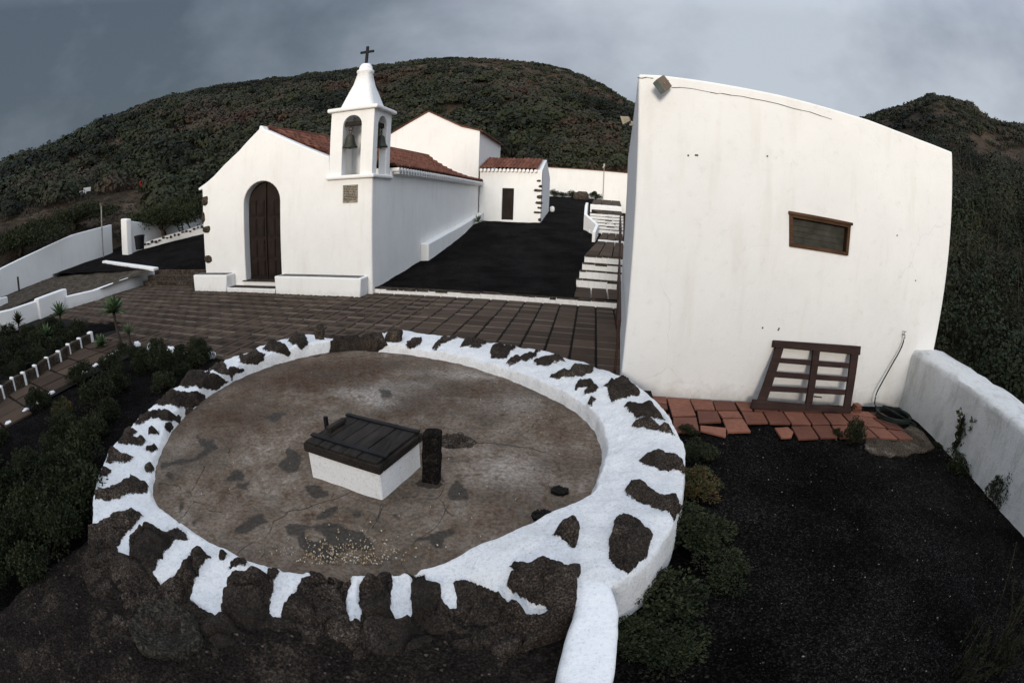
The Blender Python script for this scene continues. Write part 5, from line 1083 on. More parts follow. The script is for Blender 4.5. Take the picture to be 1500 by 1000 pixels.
# ---- wooden hatch on its white box
z0h = .03
bA = PZ(457, 697, 0); bB = PZ(560, 733, 0); bC = PZ(617, 683, 0); bD = bA+(bC-bB)
hz = (TZ(453, 662, bA)+TZ(553, 697, bB)+TZ(618, 641, bC))/3; print('hatch h', hz, 'sides', np.linalg.norm(bB-bA), np.linalg.norm(bC-bB))
ht = empty('hatch', (bA+bC)/2, 'low white plastered box closed by a dark plank hatch, in the middle of the cistern', 'hatch')
mb = MB(); g = [np.array([*p[:2], -.03]) for p in (bA, bB, bC, bD)]; mb.prism(g, [np.array([*p[:2], hz]) for p in g]); mb.build('base', M['white_rim'], ht, .018, 3)
cc = (bA+bC)/2; ux = (bB-bA); uy = (bD-bA)
def hpnt(u, v, z): p = bA+ux*u+uy*v; return np.array([p[0], p[1], z])
def hbox(mbx, u0, u1, v0, v1, z0, z1, var=None): mbx.prism([hpnt(u0, v0, z0), hpnt(u1, v0, z0), hpnt(u1, v1, z0), hpnt(u0, v1, z0)], [hpnt(u0, v0, z1), hpnt(u1, v0, z1), hpnt(u1, v1, z1), hpnt(u0, v1, z1)], var)
mb = MB()
hbox(mb, -.03, 1.03, -.035, .06, hz+.001, hz+.085); hbox(mb, -.03, 1.03, .94, 1.03, hz+.001, hz+.085); hbox(mb, -.028, .05, .063, .937, hz+.001, hz+.083); hbox(mb, .95, 1.028, .063, .937, hz+.001, hz+.083)
fr2 = mb.build('frame', M['hatch'], ht, .012)
mb = MB(); e2_ = [0, .20, .37, .55, .74, 1.0]
for i in range(5): hbox(mb, e2_[i]+.006, e2_[i+1]-.006, -.02, 1.02, hz+.085, hz+.108+random.uniform(-.003, .004), random.random())
lid = mb.build('lid', M['hatch'], ht, .006)
mb = MB(); hbox(mb, -.02, 1.03, .12, .20, hz+.108, hz+.125); hbox(mb, -.01, 1.03, .90, .975, hz+.108, hz+.125); mb.build('strap', M['iron'], lid, .004)
mb = MB(); hbox(mb, .085, .15, .33, .70, hz+.125, hz+.165); hbox(mb, .09, .145, .34, .38, hz+.105, hz+.13); hbox(mb, .09, .145, .64, .68, hz+.105, hz+.13); mb.build('handle', M['hatch'], lid, .008)
mb = MB(); hbox(mb, -.075, -.03, .50, .55, hz+.02, hz+.19); mb.build('latch', M['iron'], ht, .004)
# charred-looking stone post beside the hatch
pb = PZ(627, 708, 0); pt = TZ(632, 634, pb); rocky('stone_post', pillar((pb[0]+.015, pb[1]+.05), .072, .06, -.02, pt+.015, 9, .03, .96), None, 14, 34, 'charred')
so2 = bpy.data.objects['stone_post']; tag(so2, 'short dark upright stone post standing at the right corner of the hatch', 'post')
mound(pb[0], pb[1]-.0, .16, .12, .014, 6, 'mortar_collar', M['floor'], cs, rough=.1)

# ---- whitewashed wall running from the rim towards the viewer
wl = [(.10, .42, 2.75), (.12, .40, 2.5), (.12, .385, 2.2), (.12, .38, 2.0), (.12, .375, 1.8), (.105, .375, 1.5), (.10, .37, 1.2), (.09, .36, .8), (.07, .36, .2), (.05, .36, -.6), (.03, .36, -2.5)]
wl_px = [((845, 830), (892, 812)), ((846.7, 851.8), (899, 856)), ((839, 901), (908, 897)), ((827, 935), (908, 925)), ((818, 974), (903, 975)), ((814, 1000), (900, 1000))]
L_, R_w = [PZ(*a, .22) for a, b2 in wl_px], [PZ(*b2, .245) for a, b2 in wl_px]
yy = np.concatenate([np.linspace(3.0, 1.2, 110), np.linspace(1.15, -2.5, 40)])
lyl = np.array([p[1] for p in L_])[::-1]; lxl = np.array([p[0] for p in L_])[::-1]; ryl = np.array([p[1] for p in R_w])[::-1]; rxl = np.array([p[0] for p in R_w])[::-1]
pv = []
for y in yy:
    xa = float(np.interp(y, lyl, lxl)); xb = float(np.interp(y, ryl, rxl)); w1 = .008*float(fbm(y*5, .3, 1, 3)); w2 = .012*float(fbm(y*4, 5.3, 1, 3)); xa += w1; xb += w2
    for u_, z in ((0, -.5), (0, .0), (0, .19), (.03, .225), (.1, .24), (.2, .248), (.35, .252), (.5, .254), (.65, .254), (.8, .252), (.92, .248), (.98, .235), (1.0, .20), (1.02, -.1), (1.04, -.9)):
        x = xa+(xb-xa)*u_; pv.append((x, y, z+.006*float(fbm(x*8, y*8, 3, 3))-(.035*max(0, min(1, (y-2.0)/.25))+.14*max(0, min(1, (y-2.35)/.5)))*(z > 0)))
o = mesh_np('path_wall', np.array(pv), grid_faces(len(yy), 15), M['white_rim'], smooth=True); tag(o, 'thick whitewashed wall top running from the cistern rim down to the bottom edge of the view', 'wall')

# ---- dark stone slab in the foreground
xs = np.linspace(-3.62, .30, 150); ys = np.linspace(-3.5, 3.6, 240); X, Y = np.meshgrid(xs, ys, indexing='ij')
ra = np.hypot(X-CIR[0], Y-CIR[1]); aa = np.arctan2(Y-CIR[1], X-CIR[0]); rim_o = np.interp(aa, TH, ro, period=2*math.pi)
Z = .03+.03*fbm(X*1.5, Y*1.5, 2, 4)+.014*fbm(X*7, Y*7, 2, 4)-np.clip((rim_o-.30-ra)*1.2, 0, .5)-np.clip((Y-2.0)*.5, 0, .8)*(X < -3.2)
Z = np.where(X < -3.58, Z-.6, Z); Z = np.where(X > .22, Z-.12, Z)
bc = PZ(243, 925, .04); rb_ = np.hypot((X-bc[0]), (Y-bc[1])/.82); Z = np.where(rb_ < .275, np.minimum(Z, .05)-.10, Z)
o = st(mesh_np('foreground_slab', np.stack([X, Y, Z], -1).reshape(-1, 3), grid_faces(150, 240)[:, ::-1], M['earth'], smooth=True))
rp = np.random.default_rng(32); nP = 1500; gx_ = rp.uniform(-3.5, .2, nP); gy_ = rp.uniform(-.2, 3.0, nP); ix_ = np.clip(((gx_+3.62)/3.92*149).astype(int), 0, 149); iy_ = np.clip(((gy_+3.5)/7.1*239).astype(int), 0, 239); gzz = Z[ix_, iy_]; okk = (gzz > -.08) & (np.hypot(gx_-bc[0], (gy_-bc[1])/.82) > .3); gx_, gy_, gzz = gx_[okk], gy_[okk], gzz[okk]; nP = len(gx_)
sz_ = rp.uniform(.003, .009, nP)*np.where(rp.random(nP) < .03, 1.8, 1); vv_ = np.stack([gx_, gy_, gzz+sz_*.3], 1)[:, None, :]+V8[None]*(1+.3*rp.normal(size=(nP, 8, 3)))*sz_[:, None, None]; ff_ = (F8[None]+(np.arange(nP)*8)[:, None, None]).reshape(-1, 4)
o = mesh_np('grit', vv_.reshape(-1, 3), ff_, m_leaf('grit', [(.014, .011, .009), (.03, .024, .019), (.06, .047, .037), (.13, .10, .08)], .9), None, {'var': np.repeat(rp.random(nP)**1.3, 8)}); o['kind'] = 'stuff'; tag(o, 'brown grit and small stones scattered on the dark foreground slab', 'grit')
# round stone basin set in the slab
n_ = 60; prof_ = [(0, -.055), (.08, -.053), (.14, -.045), (.19, -.028), (.22, -.005), (.24, .012), (.262, .014), (.28, .0), (.30, -.12)]
vs = []
for i in range(n_):
    a = 2*math.pi*i/n_
    for r_, z in prof_: q_ = r_*(1+.05*math.sin(3*a+1)+.03*math.sin(7*a)); vs.append((bc[0]+q_*math.cos(a), bc[1]+q_*math.sin(a)*.82, .085+z+.006*float(fbm(q_*9*math.cos(a), q_*9*math.sin(a), 1, 3))))
M['basin'] = m_rock('basin_stone', (.018, .017, .014), (.040, .036, .029), (.085, .076, .062), 18, .9)
o = mesh_np('stone_basin', np.array(vs), grid_faces(n_, len(prof_), True), M['basin'], smooth=True); tag(o, 'shallow round grey stone basin set into the dark foreground slab', 'basin')

# ================================================================== LEFT SIDE
# steps left of the chapel
e_ = empty('yard_steps', (-13.7, 11.3, 0), 'three worn dark stone steps left of the chapel leading up to the black gravel yard', 'steps')
for i in range(3):
    mb = MB(); mbw = MB(); rough_strip((-15.35+.0*i, 11.05+.28*i), (-11.3, 11.05+.28*i), .32, -.05, .155*(i+1)-.02, mb, mb, .3, .02); mb.build('step', M['rock'], e_, .012)
# high garden wall
def pwall(name, bpts, tpx, th, label, cat, m='white', bev=.04, zlow=-.3, thv=None, label2=None):
    """bpts: list of (px,py,z) base points, tpx: list of top pixels"""
    mb = MB(); b_ = [PZ(x, y, z) for x, y, z in bpts]; tz_ = [TZ(x, y, b_[i]) for i, (x, y) in enumerate(tpx)]
    n = len(b_); vs = []
    for i in range(n):
        d = (b_[min(i+1, n-1)]-b_[max(i-1, 0)])[:2]; d /= np.linalg.norm(d); nn = np.array([-d[1], d[0]]); nn = nn if np.dot(nn, b_[i][:2]) > 0 else -nn
        if thv is not None: nn = np.array(thv)
        p = b_[i]; o_ = (p[0]+nn[0]*th, p[1]+nn[1]*th); vs += [(p[0], p[1], p[2]+zlow), (o_[0], o_[1], p[2]+zlow), (o_[0], o_[1], tz_[i]), (p[0], p[1], tz_[i])]
    fs = [(0, 1, 2, 3), (4*n-4, 4*n-3, 4*n-2, 4*n-1)]
    for i in range(n-1):
        for k_ in range(4): fs.append((4*i+k_, 4*i+(k_+1) % 4, 4*i+4+(k_+1) % 4, 4*i+4+k_))
    mb.add(vs, fs)
    return tag(mb.build(name, M[m], None, bev, 2), label, cat), b_, tz_
w0, wb, wz = pwall('garden_wall', [(-60, 480, .15), (0, 436, .2), (60, 412, .3), (110, 394, .4), (166, 377, .5)], [(-60, 428), (0, 395), (60, 366), (110, 343), (162, 329)], .30, 'long high whitewashed garden wall at the far left, rising towards the yard', 'wall')
a = PZ(153, 381, .5); mb = MB(); zt_ = TZ(149, 301, a); mb.tube([(a[0]+.08, a[1]-.1, .4), (a[0]+.02, a[1]-.1, zt_)], .045, 7); e_ = empty('pole', a, 'thin pale metal pole standing against the end of the high left garden wall', 'pole'); mb.build('shaft', M['galv'], e_); mb = MB(); mb.box((a[0]-.07, a[1]-.18, zt_-.02), (a[0]+.1, a[1], zt_+.14)); mb.build('cap', M['lampbody'], e_, .01)
a = PZ(28, 425, .28); mb = MB(); mb.tube([(a[0], a[1], .1), (a[0], a[1], TZ(27, 405, a))], .06, 7); tag(mb.build('short_post', M['stick']), 'short dark post standing in the rough ground before the left garden wall', 'post')
# rough sloping ground between the walls
mb = MB(); g = [(-60, 480, .12), (0, 436, .2), (60, 412, .3), (110, 394, .4), (166, 377, .5), (150, 386, .47), (225, 398, .47), (192, 406, .42), (154, 420, .36), (130, 428, .30), (100, 437, .22), (60, 445, .12), (0, 462, .05), (-80, 500, 0)]
cP = np.array([PZ(x, y, z) for x, y, z in g]); ctr = PZ(90, 420, .30); vs = []; K = 16
for i in range(len(cP)):
    j = (i+1) % len(cP)
    for s_ in range(6):
        e_p = cP[i]+(cP[j]-cP[i])*s_/6
        for k_ in range(K): p = ctr+(e_p-ctr)*k_/(K-1)*1.01; vs.append((p[0], p[1], p[2]+.05*float(fbm(p[0]*1.4, p[1]*1.4, 3, 4))*(k_ < K-1)))
st(mesh_np('rough_ground', np.array(vs), grid_faces(len(cP)*6, K, True), M['dryearth'], smooth=True))
# stepped low wall in front
pwall('low_wall', [(101, 451, 0), (140, 440, 0), (196, 421.5, 0), (212, 415, 0), (222, 409, .08)], [(99, 434), (134, 426), (192, 406), (212, 398.5), (226, 394)], .28, 'low whitewashed retaining wall left of the paved terrace, ending at the yard steps', 'low wall', thv=(-1, .05), bev=.03)
pwall('curb', [(150, 392, .35), (225, 401, .35)], [(146, 383), (233, 391.5)], .3, 'white curb on top of the rough ground beside the yard steps', 'curb', thv=(0, 1), bev=.04)
pwall('wall_stub', [(60, 466, 0), (101, 449, 0)], [(53, 438), (98, 422)], .32, 'whitewashed masonry block between the terrace and the left planting bed', 'wall', bev=.05)
pwall('bed_wall', [(-20, 492, 0), (20, 480, 0), (62, 464, 0)], [(-20, 461), (20, 452), (55, 440)], .25, 'low whitewashed wall behind the agaves of the left planting bed', 'low wall', bev=.04)
pwall('wall_end', [(-20, 462, .05), (13, 449, .05)], [(-20, 442), (11, 434)], .25, 'short end of a white wall at the very left edge of the view', 'low wall', bev=.04)
# yard: white wall behind the tree, post, edging of stones
ew, eb, ezz = pwall('yard_wall', [(187, 372, .72), (240, 352, 1.1), (300, 330, 1.6)], [(183, 323), (240, 330), (300, 314)], .25, 'white wall behind the spreading tree in the gravel yard', 'wall', zlow=-.4)
pwall('gate_post', [(179, 373, .70), (187, 373, .70)], [(175, 321), (183, 322)], .34, 'tall narrow whitewashed gate pillar at the left end of the yard wall', 'pillar')
A0 = PZ(189, 371, .72)*1.0; A1 = PZ(300, 337, 1.42); eg = empty('stone_edging', A0, 'low whitewashed edging with bare stones showing, along the planted strip of the yard', 'edging')
mb = MB(); mbs = MB(); d = (A1-A0); n = 40; nn = np.array([-d[1], d[0], 0])/np.linalg.norm(d[:2]); nn = nn if np.dot(nn, A0) > 0 else -nn
for i in range(n):
    a, b2 = A0+d*i/n, A0+d*(i+1)/n; mb.prism([a-[0, 0, .3], b2-[0, 0, .3], b2+nn*.3-[0, 0, .3], a+nn*.3-[0, 0, .3]], [a+[0, 0, .30], b2+[0, 0, .30], b2+nn*.3+[0, 0, .32], a+nn*.3+[0, 0, .32]])
    if i % 2 == 0 and random.random() < .9: lump(mbs, tuple((a+b2)/2+np.array([0, 0, .20+random.uniform(-.05, .06)])-nn*.01), (.13*random.uniform(.5, 1.1), .07, .07*random.uniform(.6, 1.3)), i)
mb.build('plaster', M['white'], eg); mbs.build('stones', M['rock'], eg, smooth=True)
# path edging: border wall with white mortar bands
q0 = [(7, 584), (23, 571), (39, 563), (56, 552), (73, 540), (90, 530), (104, 519), (120, 510), (136, 501)]
bw_ = [PZ(a, b2, 0) for a, b2 in q0]; be = empty('bed_border', bw_[0], 'low dark stone border wall with evenly spaced white mortar bands beside the sloping path', 'border')
mb = MB(); path_ = [bw_[0]+(bw_[0]-bw_[1])*2.2]+bw_
dn = np.array([-1, -.18, 0])*.13
for i in range(len(path_)-1):
    a, b2 = path_[i], path_[i+1]
    for s_ in range(3):
        u0 = a+(b2-a)*s_/3; u1 = a+(b2-a)*(s_+1)/3; z_ = .20+random.uniform(-.012, .012); mb.prism([u0-[0, 0, .3], u1-[0, 0, .3], u1+dn-[0, 0, .3], u0+dn-[0, 0, .3]], [u0+[0, 0, z_], u1+[0, 0, z_], u1+dn+[0, 0, z_], u0+dn+[0, 0, z_]])
mb.build('stones', M['dryearth'], be, .012)
for i, a in enumerate(bw_):
    dd = (path_[i+1]-path_[i]); dd = dd/np.linalg.norm(dd)*(.05 if i < len(bw_)-1 else .09); mb = MB(); mb.prism([a-dd*.6-dn*.04-[0, 0, .02], a+dd*.6-dn*.04-[0, 0, .02], a+dd*.6+dn*1.03-[0, 0, .02], a-dd*.6+dn*1.03-[0, 0, .02]], [a-dd*.6-dn*.04+[0, 0, .222], a+dd*.6-dn*.04+[0, 0, .222], a+dd*.6+dn*1.03+[0, 0, .222], a-dd*.6+dn*1.03+[0, 0, .222]]); mb.build('mortar_band', M['white_rim'], be, .012)
# whitewashed stones half buried along the bed
def wstone(px_, s, grp, lab, k_):
    c = PZ(*px_, -.01); e_ = MB(); lump(e_, (c[0], c[1], c[2]), (s[0], s[1], s[2]), 60+k_, 12); o = e_.build('edging_stone', M['white_rim'], smooth=True); tag(o, lab, 'stone', grp)
for i, p_ in enumerate(V(0, 300, 2.94, [(35, 942), (112, 886), (170, 848), (222, 810), (365, 720), (410, 692), (455, 668)])+[(163, 520), (172, 514), (185, 507)]):
    wstone(p_, (.05, .075, .035), 'whitewashed stones along the path', 'whitewashed stone, '+['first', 'second', 'third', 'fourth', 'fifth', 'sixth', 'seventh', 'eighth', 'ninth', 'tenth'][i]+' from lower left along the path', i)
for i, (p_, s) in enumerate(zip(V(0, 300, 2.94, [(592, 606), (650, 618), (690, 616), (738, 634), (800, 638), (908, 655), (330, 700-0)])[:6], [(.09, .07, .09), (.10, .07, .12), (.09, .06, .07), (.10, .08, .11), (.04, .05, .03), (.10, .09, .10)])):
    wstone(p_, s, None, ['white painted stone nearest the tall rosette plant at the edge of the terrace', 'white painted stone second from the tall rosette plant at the edge of the terrace', 'white painted stone third from the rosette plant, leaning, at the terrace edge', 'large rounded white stone in the middle of the row at the terrace edge', 'tiny white stone fleck between the large rounded stone and the cistern', 'white painted stone closest to the cistern rim at the terrace edge'][i], 20+i)

# ---- yard things: bin, broken ladder frame, tree
c_ = PZ(201, 366, .95); c_ = c_+(0, .2, 0); bh = TZ(199, 346, c_)-c_[2]; bn = empty('waste_bin', c_, 'small dark waste bin standing in front of the white yard wall', 'bin'); mb = MB(); mb.lathe([(.24, 0), (.25, .05), (.30, bh-.06), (.32, bh-.05), (.32, bh)], c_, 16); mb.build('body', M['iron'], bn, smooth=False); mb = MB(); mb.lathe([(.285, bh+.001), (.285, bh+.02), (.1, bh+.05)], c_, 16); mb.build('lid', M['iron'], bn)
def yq(x, y, d=28.6): dd = ray(x, y); return O3+dd*(d/math.hypot(dd[0], dd[1]))
ld = empty('ladder', yq(265, 339), 'dark wooden ladder frame leaning askew by the white yard wall', 'ladder')
vl = lambda x, y: (100+x/5, 240+y/5)
for (a, b2) in (((785, 425), (822, 505)), ((850, 395), (893, 470)), ((795, 430), (860, 395))): mb = MB(); mb.bar(yq(*vl(*a)), yq(*vl(*b2)), .10, .08); mb.build('rail', M['iron'], ld)
mb = MB(); mb.bar(yq(*vl(825, 420)), yq(*vl(845, 498)), .10, .08); mb.build('rail', M['iron'], ld)
for k_ in range(4): mb = MB(); y_ = 438+k_*17; mb.bar(yq(*vl(790+k_*8, y_)), yq(*vl(832+k_*4, y_-5)), .06, .06); mb.build('rung', M['iron'], ld)

def tree(name, base, ctr, rad, n, leaf, label, seed, m='leaf_tree', group=None, limbs=9, trunk_r=.16, cat='tree', flat=.0, clumps=46):
    e_ = empty(name, base, label, cat, group); r = np.random.default_rng(seed); ctr = np.array(ctr); rad = np.array(rad)
    cl = r.normal(size=(clumps, 3)); cl /= np.linalg.norm(cl, axis=1)[:, None]; cl *= (.35+.6*r.random((clumps, 1))); cl[:, 2] = np.abs(cl[:, 2])*.9-.15; cc_ = ctr+cl*rad
    cr_ = (.26+.16*r.random(clumps)); k_ = r.integers(0, clumps, n); d = r.normal(size=(n, 3)); d[:, 2] = d[:, 2]*.8+.2; d /= np.linalg.norm(d, axis=1)[:, None]
    cen = cc_[k_]+d*(cr_[k_]*(.55+.5*r.random(n)))[:, None]*rad*np.array([1, 1, .8]); va = .3+.35*(r.random(clumps)[k_])+.3*(r.random(n)-.5)
    v, f, vv = leaves(cen, leaf, d, va, .5, seed); mesh_np('crown', v, f, M[m], e_, {'var': vv})
    mb = MB(); b_ = np.array(base, float); fork = b_+(ctr-b_)*np.array([.5, .5, .55])
    mb.tube([b_-[0, 0, .1], b_+(fork-b_)*.5+[.06, 0, 0], fork], [trunk_r*1.25, trunk_r, trunk_r*.8], 9); mb.build('trunk', M['bark'], e_, smooth=True); mb = MB()
    for i in range(limbs): tgt = cc_[i % clumps]; mid = fork+(tgt-fork)*.5+[0, 0, .08*rad[2]]; mb.tube([fork-[0, 0, .05], mid, tgt], [trunk_r*.6, trunk_r*.36, trunk_r*.12], 6)
    mb.build('limb', M['bark'], e_, smooth=True); return e_
tb = yq(241, 352, 29.5); tc_ = yq(236, 322, 29.5); 
tree('spreading_tree', tb, tc_, (3.1, 1.8, 1.0), 15000, .13, 'low spreading dark green tree above the white yard wall left of the chapel', 3, trunk_r=.17, clumps=70)
tree('dark_tree', yq(285, 320, 35), yq(285, 312, 33), (2.4, 2.0, 1.9), 9000, .15, 'dark bushy tree close behind the left corner of the chapel', 5, 'leaf_dark', clumps=50)
tree('hedge_bush', yq(30, 372, 33), yq(35, 352, 33), (6.0, 2.4, 1.2), 15000, .15, 'long green hedge bush growing behind the high left garden wall', 6, 'leaf_tree', cat='hedge', clumps=80)
tree('hedge_bush', yq(110, 335, 36), yq(112, 318, 36), (4.5, 2.2, .9), 9000, .15, 'dull green bush on the earth slope behind the thin pole', 8, 'leaf_dark', cat='bush', clumps=60)
# trail signs and posts on the slope
def tv(x, y): return (100+x/5, 240+y/5)
def signpost(pb_, pt_, d, label, arms, cat='sign', col='signwhite'):
    a, b2 = yq(*pb_, d), yq(*pt_, d); e_ = empty('trail_sign' if arms else 'marker_post', a, label, cat); mb = MB(); mb.tube([a-[0, 0, .3], b2], .07, 6); mb.build('post', M['stick'], e_)
    for (p1, p2, hh_, mm) in arms: mb = MB(); mb.bar(yq(*p1, d-.1), yq(*p2, d-.1), .04, hh_); mb.build('board', M[mm], e_, .01)
signpost(tv(122, 285), tv(118, 190), 45, 'trail signpost with two white arrow boards on the slope', [(tv(80, 213), tv(132, 207), .32, 'signwhite'), (tv(112, 192), tv(165, 184), .34, 'signwhite'), (tv(108, 196), tv(120, 194), .33, 'signred')])
signpost(tv(536, 238), tv(532, 118), 45, 'slim post carrying a small red board above the spreading tree', [(tv(518, 140), tv(548, 136), .28, 'signred'), (tv(522, 158), tv(545, 154), .26, 'signred')])
signpost((78.5, 322), (76, 294), 45, 'dark bare post with a reddish top left of the white trail boards', [((73, 297), (81, 296), .3, 'pipe')])
signpost(tv(68, 355), tv(62, 305), 45, 'low post with a small brown table-like board near the thin pole', [(tv(38, 315), tv(92, 300), .25, 'pipe')])

# ================================================================== PLANTS
def aloe(base, hs_, n, L, label, seed, lean=(0, 0), wid=.055, cat='plant', m='leaf_aloe'):
    e_ = empty('rosette_plant', base, label, cat); r = np.random.default_rng(seed); b_ = np.array(base, float); tp_ = b_+np.array([lean[0], lean[1], hs_])
    if hs_ > .1: mb = MB(); mb.tube([b_-[0, 0, .1], b_*.5+tp_*.5+[lean[0]*.2, 0, 0], tp_], [.035, .03, .035], 8); mb.build('stem', M['bark'], e_, smooth=True)
    V_ = []; F_ = []; A_ = []
    for i in range(n):
        a = i*2.399; el_ = .05+1.25*(i/n)**.8+r.normal()*.08; d = np.array([math.cos(a)*math.cos(el_), math.sin(a)*math.cos(el_), math.sin(el_)]); s = np.array([-math.sin(a), math.cos(a), 0]); l_ = L*(.75+.35*r.random())
        ks = 6; b0_ = len(V_)
        for k_ in range(ks):
            t_ = k_/(ks-1); w_ = wid*math.sin(math.pi*(t_*.82+.18))**.8*(1 if k_ < ks-1 else .05); p = tp_+d*l_*t_+np.array([0, 0, -.10*l_*t_*t_*(1.2-el_)]); V_ += [p-s*w_*.5+[0, 0, w_*.18], p-[0, 0, w_*.08], p+s*w_*.5+[0, 0, w_*.18]]; A_ += [.3+.4*r.random()*0+.5*t_]*3
        for k_ in range(ks-1): q_ = b0_+k_*3; F_ += [(q_, q_+1, q_+4, q_+3), (q_+1, q_+2, q_+5, q_+4)]
    mesh_np('leaves', np.array(V_), np.array(F_), M[m], e_, {'var': np.clip(A_, 0, 1)}, True); return e_
b_ = PZ(182, 512, -.05); t2 = PZ(162, 462, 0); zt2 = TZ(161, 462, b_*1.0)
aloe(b_, zt2+.05, 44, .40, 'tall rosette plant on a thin leaning stem beside the terrace', 1, (-.30, .05), .085)
b_ = PZ(192, 508, -.05); aloe(b_, TZ(189, 488, b_)+.05, 24, .24, 'small rosette plant just right of the tall stemmed rosette', 2, (-.02, 0), .04)
b_ = PZ(90, 478, 0); aloe(b_, TZ(88, 462, b_), 34, .44, 'green rosette plant in front of the whitewashed masonry block', 3, wid=.08)
b_ = PZ(30, 492, 0); aloe(b_, TZ(30, 472, b_), 40, .34, 'dark rosette shrub at the left edge before the low white wall', 4, m='leaf_dark')
b_ = PZ(70, 500, 0); aloe(b_, .12, 30, .34, 'low green rosette clump among the shrubs of the left bed', 5)
b_ = PZ(150, 515, -.1); aloe(b_, .14, 30, .26, 'low broad rosette at the foot of the tall stemmed rosette', 6, wid=.07)
b_ = PZ(700, 327, 1.38); aloe(b_, .05, 24, .38, 'small fan-leaved plant at the corner of the nave and the annex', 7, wid=.05, m='leaf_aloe')

G1 = 'leafy shrubs in the beds left of the cistern'
protos = [shrub_mesh('p', 100+i, rad=.34, h=.40, n=3200, leaf=.034, m=M['leaf_dark'], clumps=18) for i in range(4)]
pm = [(a.data, b2.data) for a, b2 in protos]
for a, b2 in protos: bpy.data.objects.remove(a); bpy.data.objects.remove(b2)
def place_shrub(loc, sc, k_, label, group=None, rz=0, m=None, sz=1.0, cat='shrub'):
    e_ = empty('shrub', loc, label, cat, group); e_.rotation_euler = (0, 0, rz); e_.scale = (sc, sc, sc*sz)
    for nme, d in zip(('foliage', 'stem'), pm[k_ % 4]):
        if m is not None and nme == 'foliage': d = d.copy(); d.materials.clear(); d.materials.append(M[m])
        o = bpy.data.objects.new(nme, d); C.objects.link(o); o.parent = e_
    return e_
r = np.random.default_rng(21)
lb = 'dark leafy shrub growing from the black gravel bed left of the cistern'
bed = [(120, 560, .9), (165, 545, .8), (215, 540, .8), (245, 548, .9), (285, 538, .7), (195, 528, .7), (230, 522, .7), (60, 600, .8), (100, 640, .9), (150, 600, 1.0), (125, 690, 1.0), (80, 720, .9), (40, 690, .8), (120, 740, 1.1), (60, 780, 1.0), (20, 740, .9), (95, 800, .9), (15, 820, 1.0), (50, 840, .8), (175, 575, .8), (110, 770, .9), (300, 530, .6), (140, 650, .8), (265, 528, .6), (180, 520, .6), (-20, 700, 1.0), (-10, 780, 1.1), (5, 650, .6)]
for a, b2 in [(150, 570), (205, 560), (250, 520), (290, 520), (175, 550), (100, 590), (130, 620), (70, 660), (110, 665), (30, 720), (60, 750), (85, 765), (135, 715), (25, 775), (65, 815), (0, 800), (40, 800), (105, 735), (220, 545), (240, 565), (155, 625), (90, 690), (190, 590), (270, 545), (10, 850), (-10, 840), (120, 800), (45, 650), (140, 680), (-25, 650)]: 
    if r.random() < .6: bed.append((a+float(r.normal())*5, b2+float(r.normal())*5, .5+.35*float(r.random())))
for i, (a, b2, s_) in enumerate(bed): place_shrub(PZ(a, b2, -.06), s_*.95, i, lb, G1, r.random()*6.28, sz=.8+.4*r.random())
place_shrub(PZ(96, 612, -.10), .62, 1, 'rust-orange drying shrub among the green ones left of the cistern', None, 1, 'leaf_warm')
lb = 'dark green shrub in the bed between the sloping path and the low white walls'
for i, (a, b2, s_) in enumerate([(20, 520, 1.1), (55, 515, 1.1), (90, 500, 1.0), (115, 492, .9), (10, 500, 1.1), (40, 500, 1.0), (75, 490, 1.0), (-20, 540, 1.2), (5, 545, 1.0), (110, 500, .7), (35, 540, .9), (60, 535, .9), (85, 520, .9), (-5, 515, 1.0), (100, 515, .7), (20, 555, .7), (-10, 575, .9), (65, 495, .9)]): place_shrub(PZ(a, b2, -.04), s_, i+1, lb, 'shrubs between the path and the low white walls', r.random()*6.28)
# right side of the rim
for i, (a, b2, s_, z, lab, mm) in enumerate([(1010, 790, 1.05, -.16, 'broad dark shrub with small orange flowers against the curved right side of the cistern', None), (1050, 845, .72, -.16, 'dark shrub spreading onto the black gravel in front of the curved cistern wall', None), (965, 880, .9, -.2, 'dark shrub in the corner between the cistern and the whitewashed wall top', None), (985, 960, .8, -.22, 'low dark shrub near the bottom of the view beside the whitewashed wall top', None), (1020, 720, .8, -.14, 'small shrub with reddish tips at the right rim of the cistern', 'leaf_warm'), (1022, 668, .6, -.13, 'small green shrub where the terracotta paving meets the cistern', None), (935, 940, .6, -.2, 'shaded shrub right under the end of the whitewashed wall top', None), (1008, 635, .38, -.12, 'tiny green sprout on the terracotta tiles beside the cistern rim', None)]):
    place_shrub(PZ(a, b2, z), s_, i, lab, None, i*1.3, mm, .62)
place_shrub(PZ(1250, 648, -.12), .55, 2, 'small rounded green shrub on the edge of the terracotta paving', None, 1, None, 1.25)
place_shrub(PZ(1226, 640, -.12), .26, 3, 'tiny green sprout left of the small rounded shrub on the paving edge', None, 2)
place_shrub(PZ(1372, 655, -.14), .28, 1, 'low green weeds at the foot of the stained parapet near the hose', None, 2, None, .6)
place_shrub(PZ(1400, 690, -.2), .85, 1, 'dark low foliage under the tall leafy stem by the parapet', None, .5, None, .7)
place_shrub(PZ(1456, 745, -.22), .72, 0, 'round leafy plant against the stained parapet at the right', None, 2.5, 'leaf_dark', 1.5)
place_shrub(PZ(1430, 700, -.2), .3, 3, 'thin leafy sprig between the two bigger plants by the parapet', None, 2.5, 'leaf_dark', 1.1)
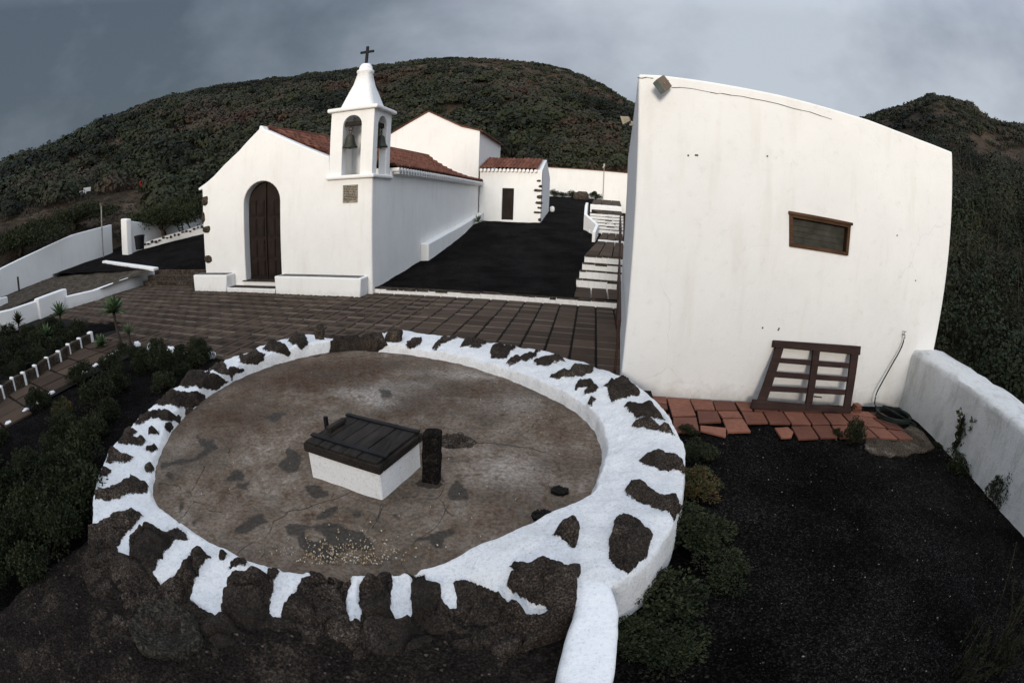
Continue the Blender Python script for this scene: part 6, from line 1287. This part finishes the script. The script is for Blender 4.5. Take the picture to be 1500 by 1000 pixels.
def stem_plant(base, hgt, label, seed, n_st=5, leaf=.06, spread=.12, m='leaf_dark', nl=26):
    e_ = empty('stem_plant', base, label, 'plant'); r = np.random.default_rng(seed); mb = MB(); ce = []; b_ = np.array(base, float)
    for i in range(n_st):
        p = b_+[r.normal()*.03, r.normal()*.03, 0]; d = np.array([r.normal()*spread, r.normal()*spread, 1.0]); pts_ = [p]
        for k_ in range(5): d = d+r.normal(size=3)*.12; pts_.append(pts_[-1]+d*hgt*(.75+.3*r.random())/5)
        mb.tube(pts_, [.010, .009, .008, .006, .005, .003], 5)
        for j in range(nl): t_ = r.uniform(.8, 5); k_ = min(4, int(t_)); ce.append(pts_[k_]+(pts_[k_+1]-pts_[k_])*(t_-k_)+r.normal(size=3)*.025)
    mb.build('stem', M['stick'], e_); v, f, va = leaves(np.array(ce), leaf, None, None, .75, seed, .2); mesh_np('foliage', v, f, M[m], e_, {'var': va}); return e_
b_ = PZ(1398, 672, -.16); stem_plant(b_, TZ(1405, 602, b_)-b_[2], 'tall leafy plant with upright stems against the stained parapet', 5, 11, .07, .16, nl=75)
b_ = PZ(1256, 640, -.12); stem_plant(b_, .22, 'thin twiggy sprig beside the small rounded shrub', 6, 4, .03, .3, nl=14)
# feathery weeds bottom right
def feather(base, hgt, label, seed, n_st=16):
    e_ = empty('feathery_weed', base, label, 'weed'); r = np.random.default_rng(seed); b_ = np.array(base, float); mb = MB(); ce = []; dr_ = []
    for i in range(n_st):
        p = b_+[r.normal()*.10, r.normal()*.10, 0]; d = np.array([r.normal()*.25, r.normal()*.25, 1.0]); pts_ = [p]; hh_ = hgt*r.uniform(.5, 1.05)
        for k_ in range(6): d = d+r.normal(size=3)*.08; pts_.append(pts_[-1]+d*hh_/6)
        mb.tube(pts_, [.004]*6+[.002], 4)
        for j in range(90): t_ = r.uniform(.6, 6); k_ = min(5, int(t_)); ce.append(pts_[k_]+(pts_[k_+1]-pts_[k_])*(t_-k_)+r.normal(size=3)*.006); dr_.append(np.array([r.normal(), r.normal(), 1.2]))
    mb.build('stem', M['stick'], e_); dr_ = np.array(dr_); dr_ /= np.linalg.norm(dr_, axis=1)[:, None]; v, f, va = leaves(np.array(ce), .035, dr_, None, .22, seed, .2); mesh_np('foliage', v, f, M['leaf_tree'], e_, {'var': va*.5}); return e_
feather(PZ(1455, 975, -.2), .62, 'feathery dark weed with upright plumes at the bottom right corner', 1, 22)
feather(PZ(1400, 992, -.2), .42, 'lower feathery weed left of the plumed one at the bottom right', 2, 14)
feather(PZ(1490, 905, -.16), .55, 'feathery weed cut by the right edge of the view', 3, 16)
# plants and rocks at the foot of the rear wall
for i, (a, s_, lab) in enumerate([(812, .9, 'low dark plant at the left foot of the rear enclosure wall'), (824, .7, 'second low dark plant from the annex along the rear wall'), (838, .9, 'dark grassy plant beside the black rocks at the rear wall'), (872, 1.0, 'dark leafy plant right of the black rocks at the rear wall')]):
    p = PY(a, 291, 37.2); place_shrub((p[0], p[1], gz(p[1])), s_*1.5, i, lab, None, i)
for i, (a, b2, s_, lab) in enumerate([(853, 290, .42, 'pile of black rocks by the rear enclosure wall, upper boulder'), (846, 292, .30, 'small black rock at the left of the rock pile by the rear wall')]):
    p = PY(a, b2, 36.6); mb = MB(); lump(mb, (p[0], p[1], gz(p[1])+s_*.5), (s_*1.2, s_, s_), i+90, 12); tag(mb.build('boulder', M['rock'], smooth=True), lab, 'rock')
mb = MB(); p = PY(806, 310, 25.5); lump(mb, (p[0]+.1, 25.5, gz(25.5)+.25), (.13, .12, .16), 99, 12); tag(mb.build('white_stone', M['white'], smooth=True), 'white painted boulder at the rear corner of the annex', 'stone')
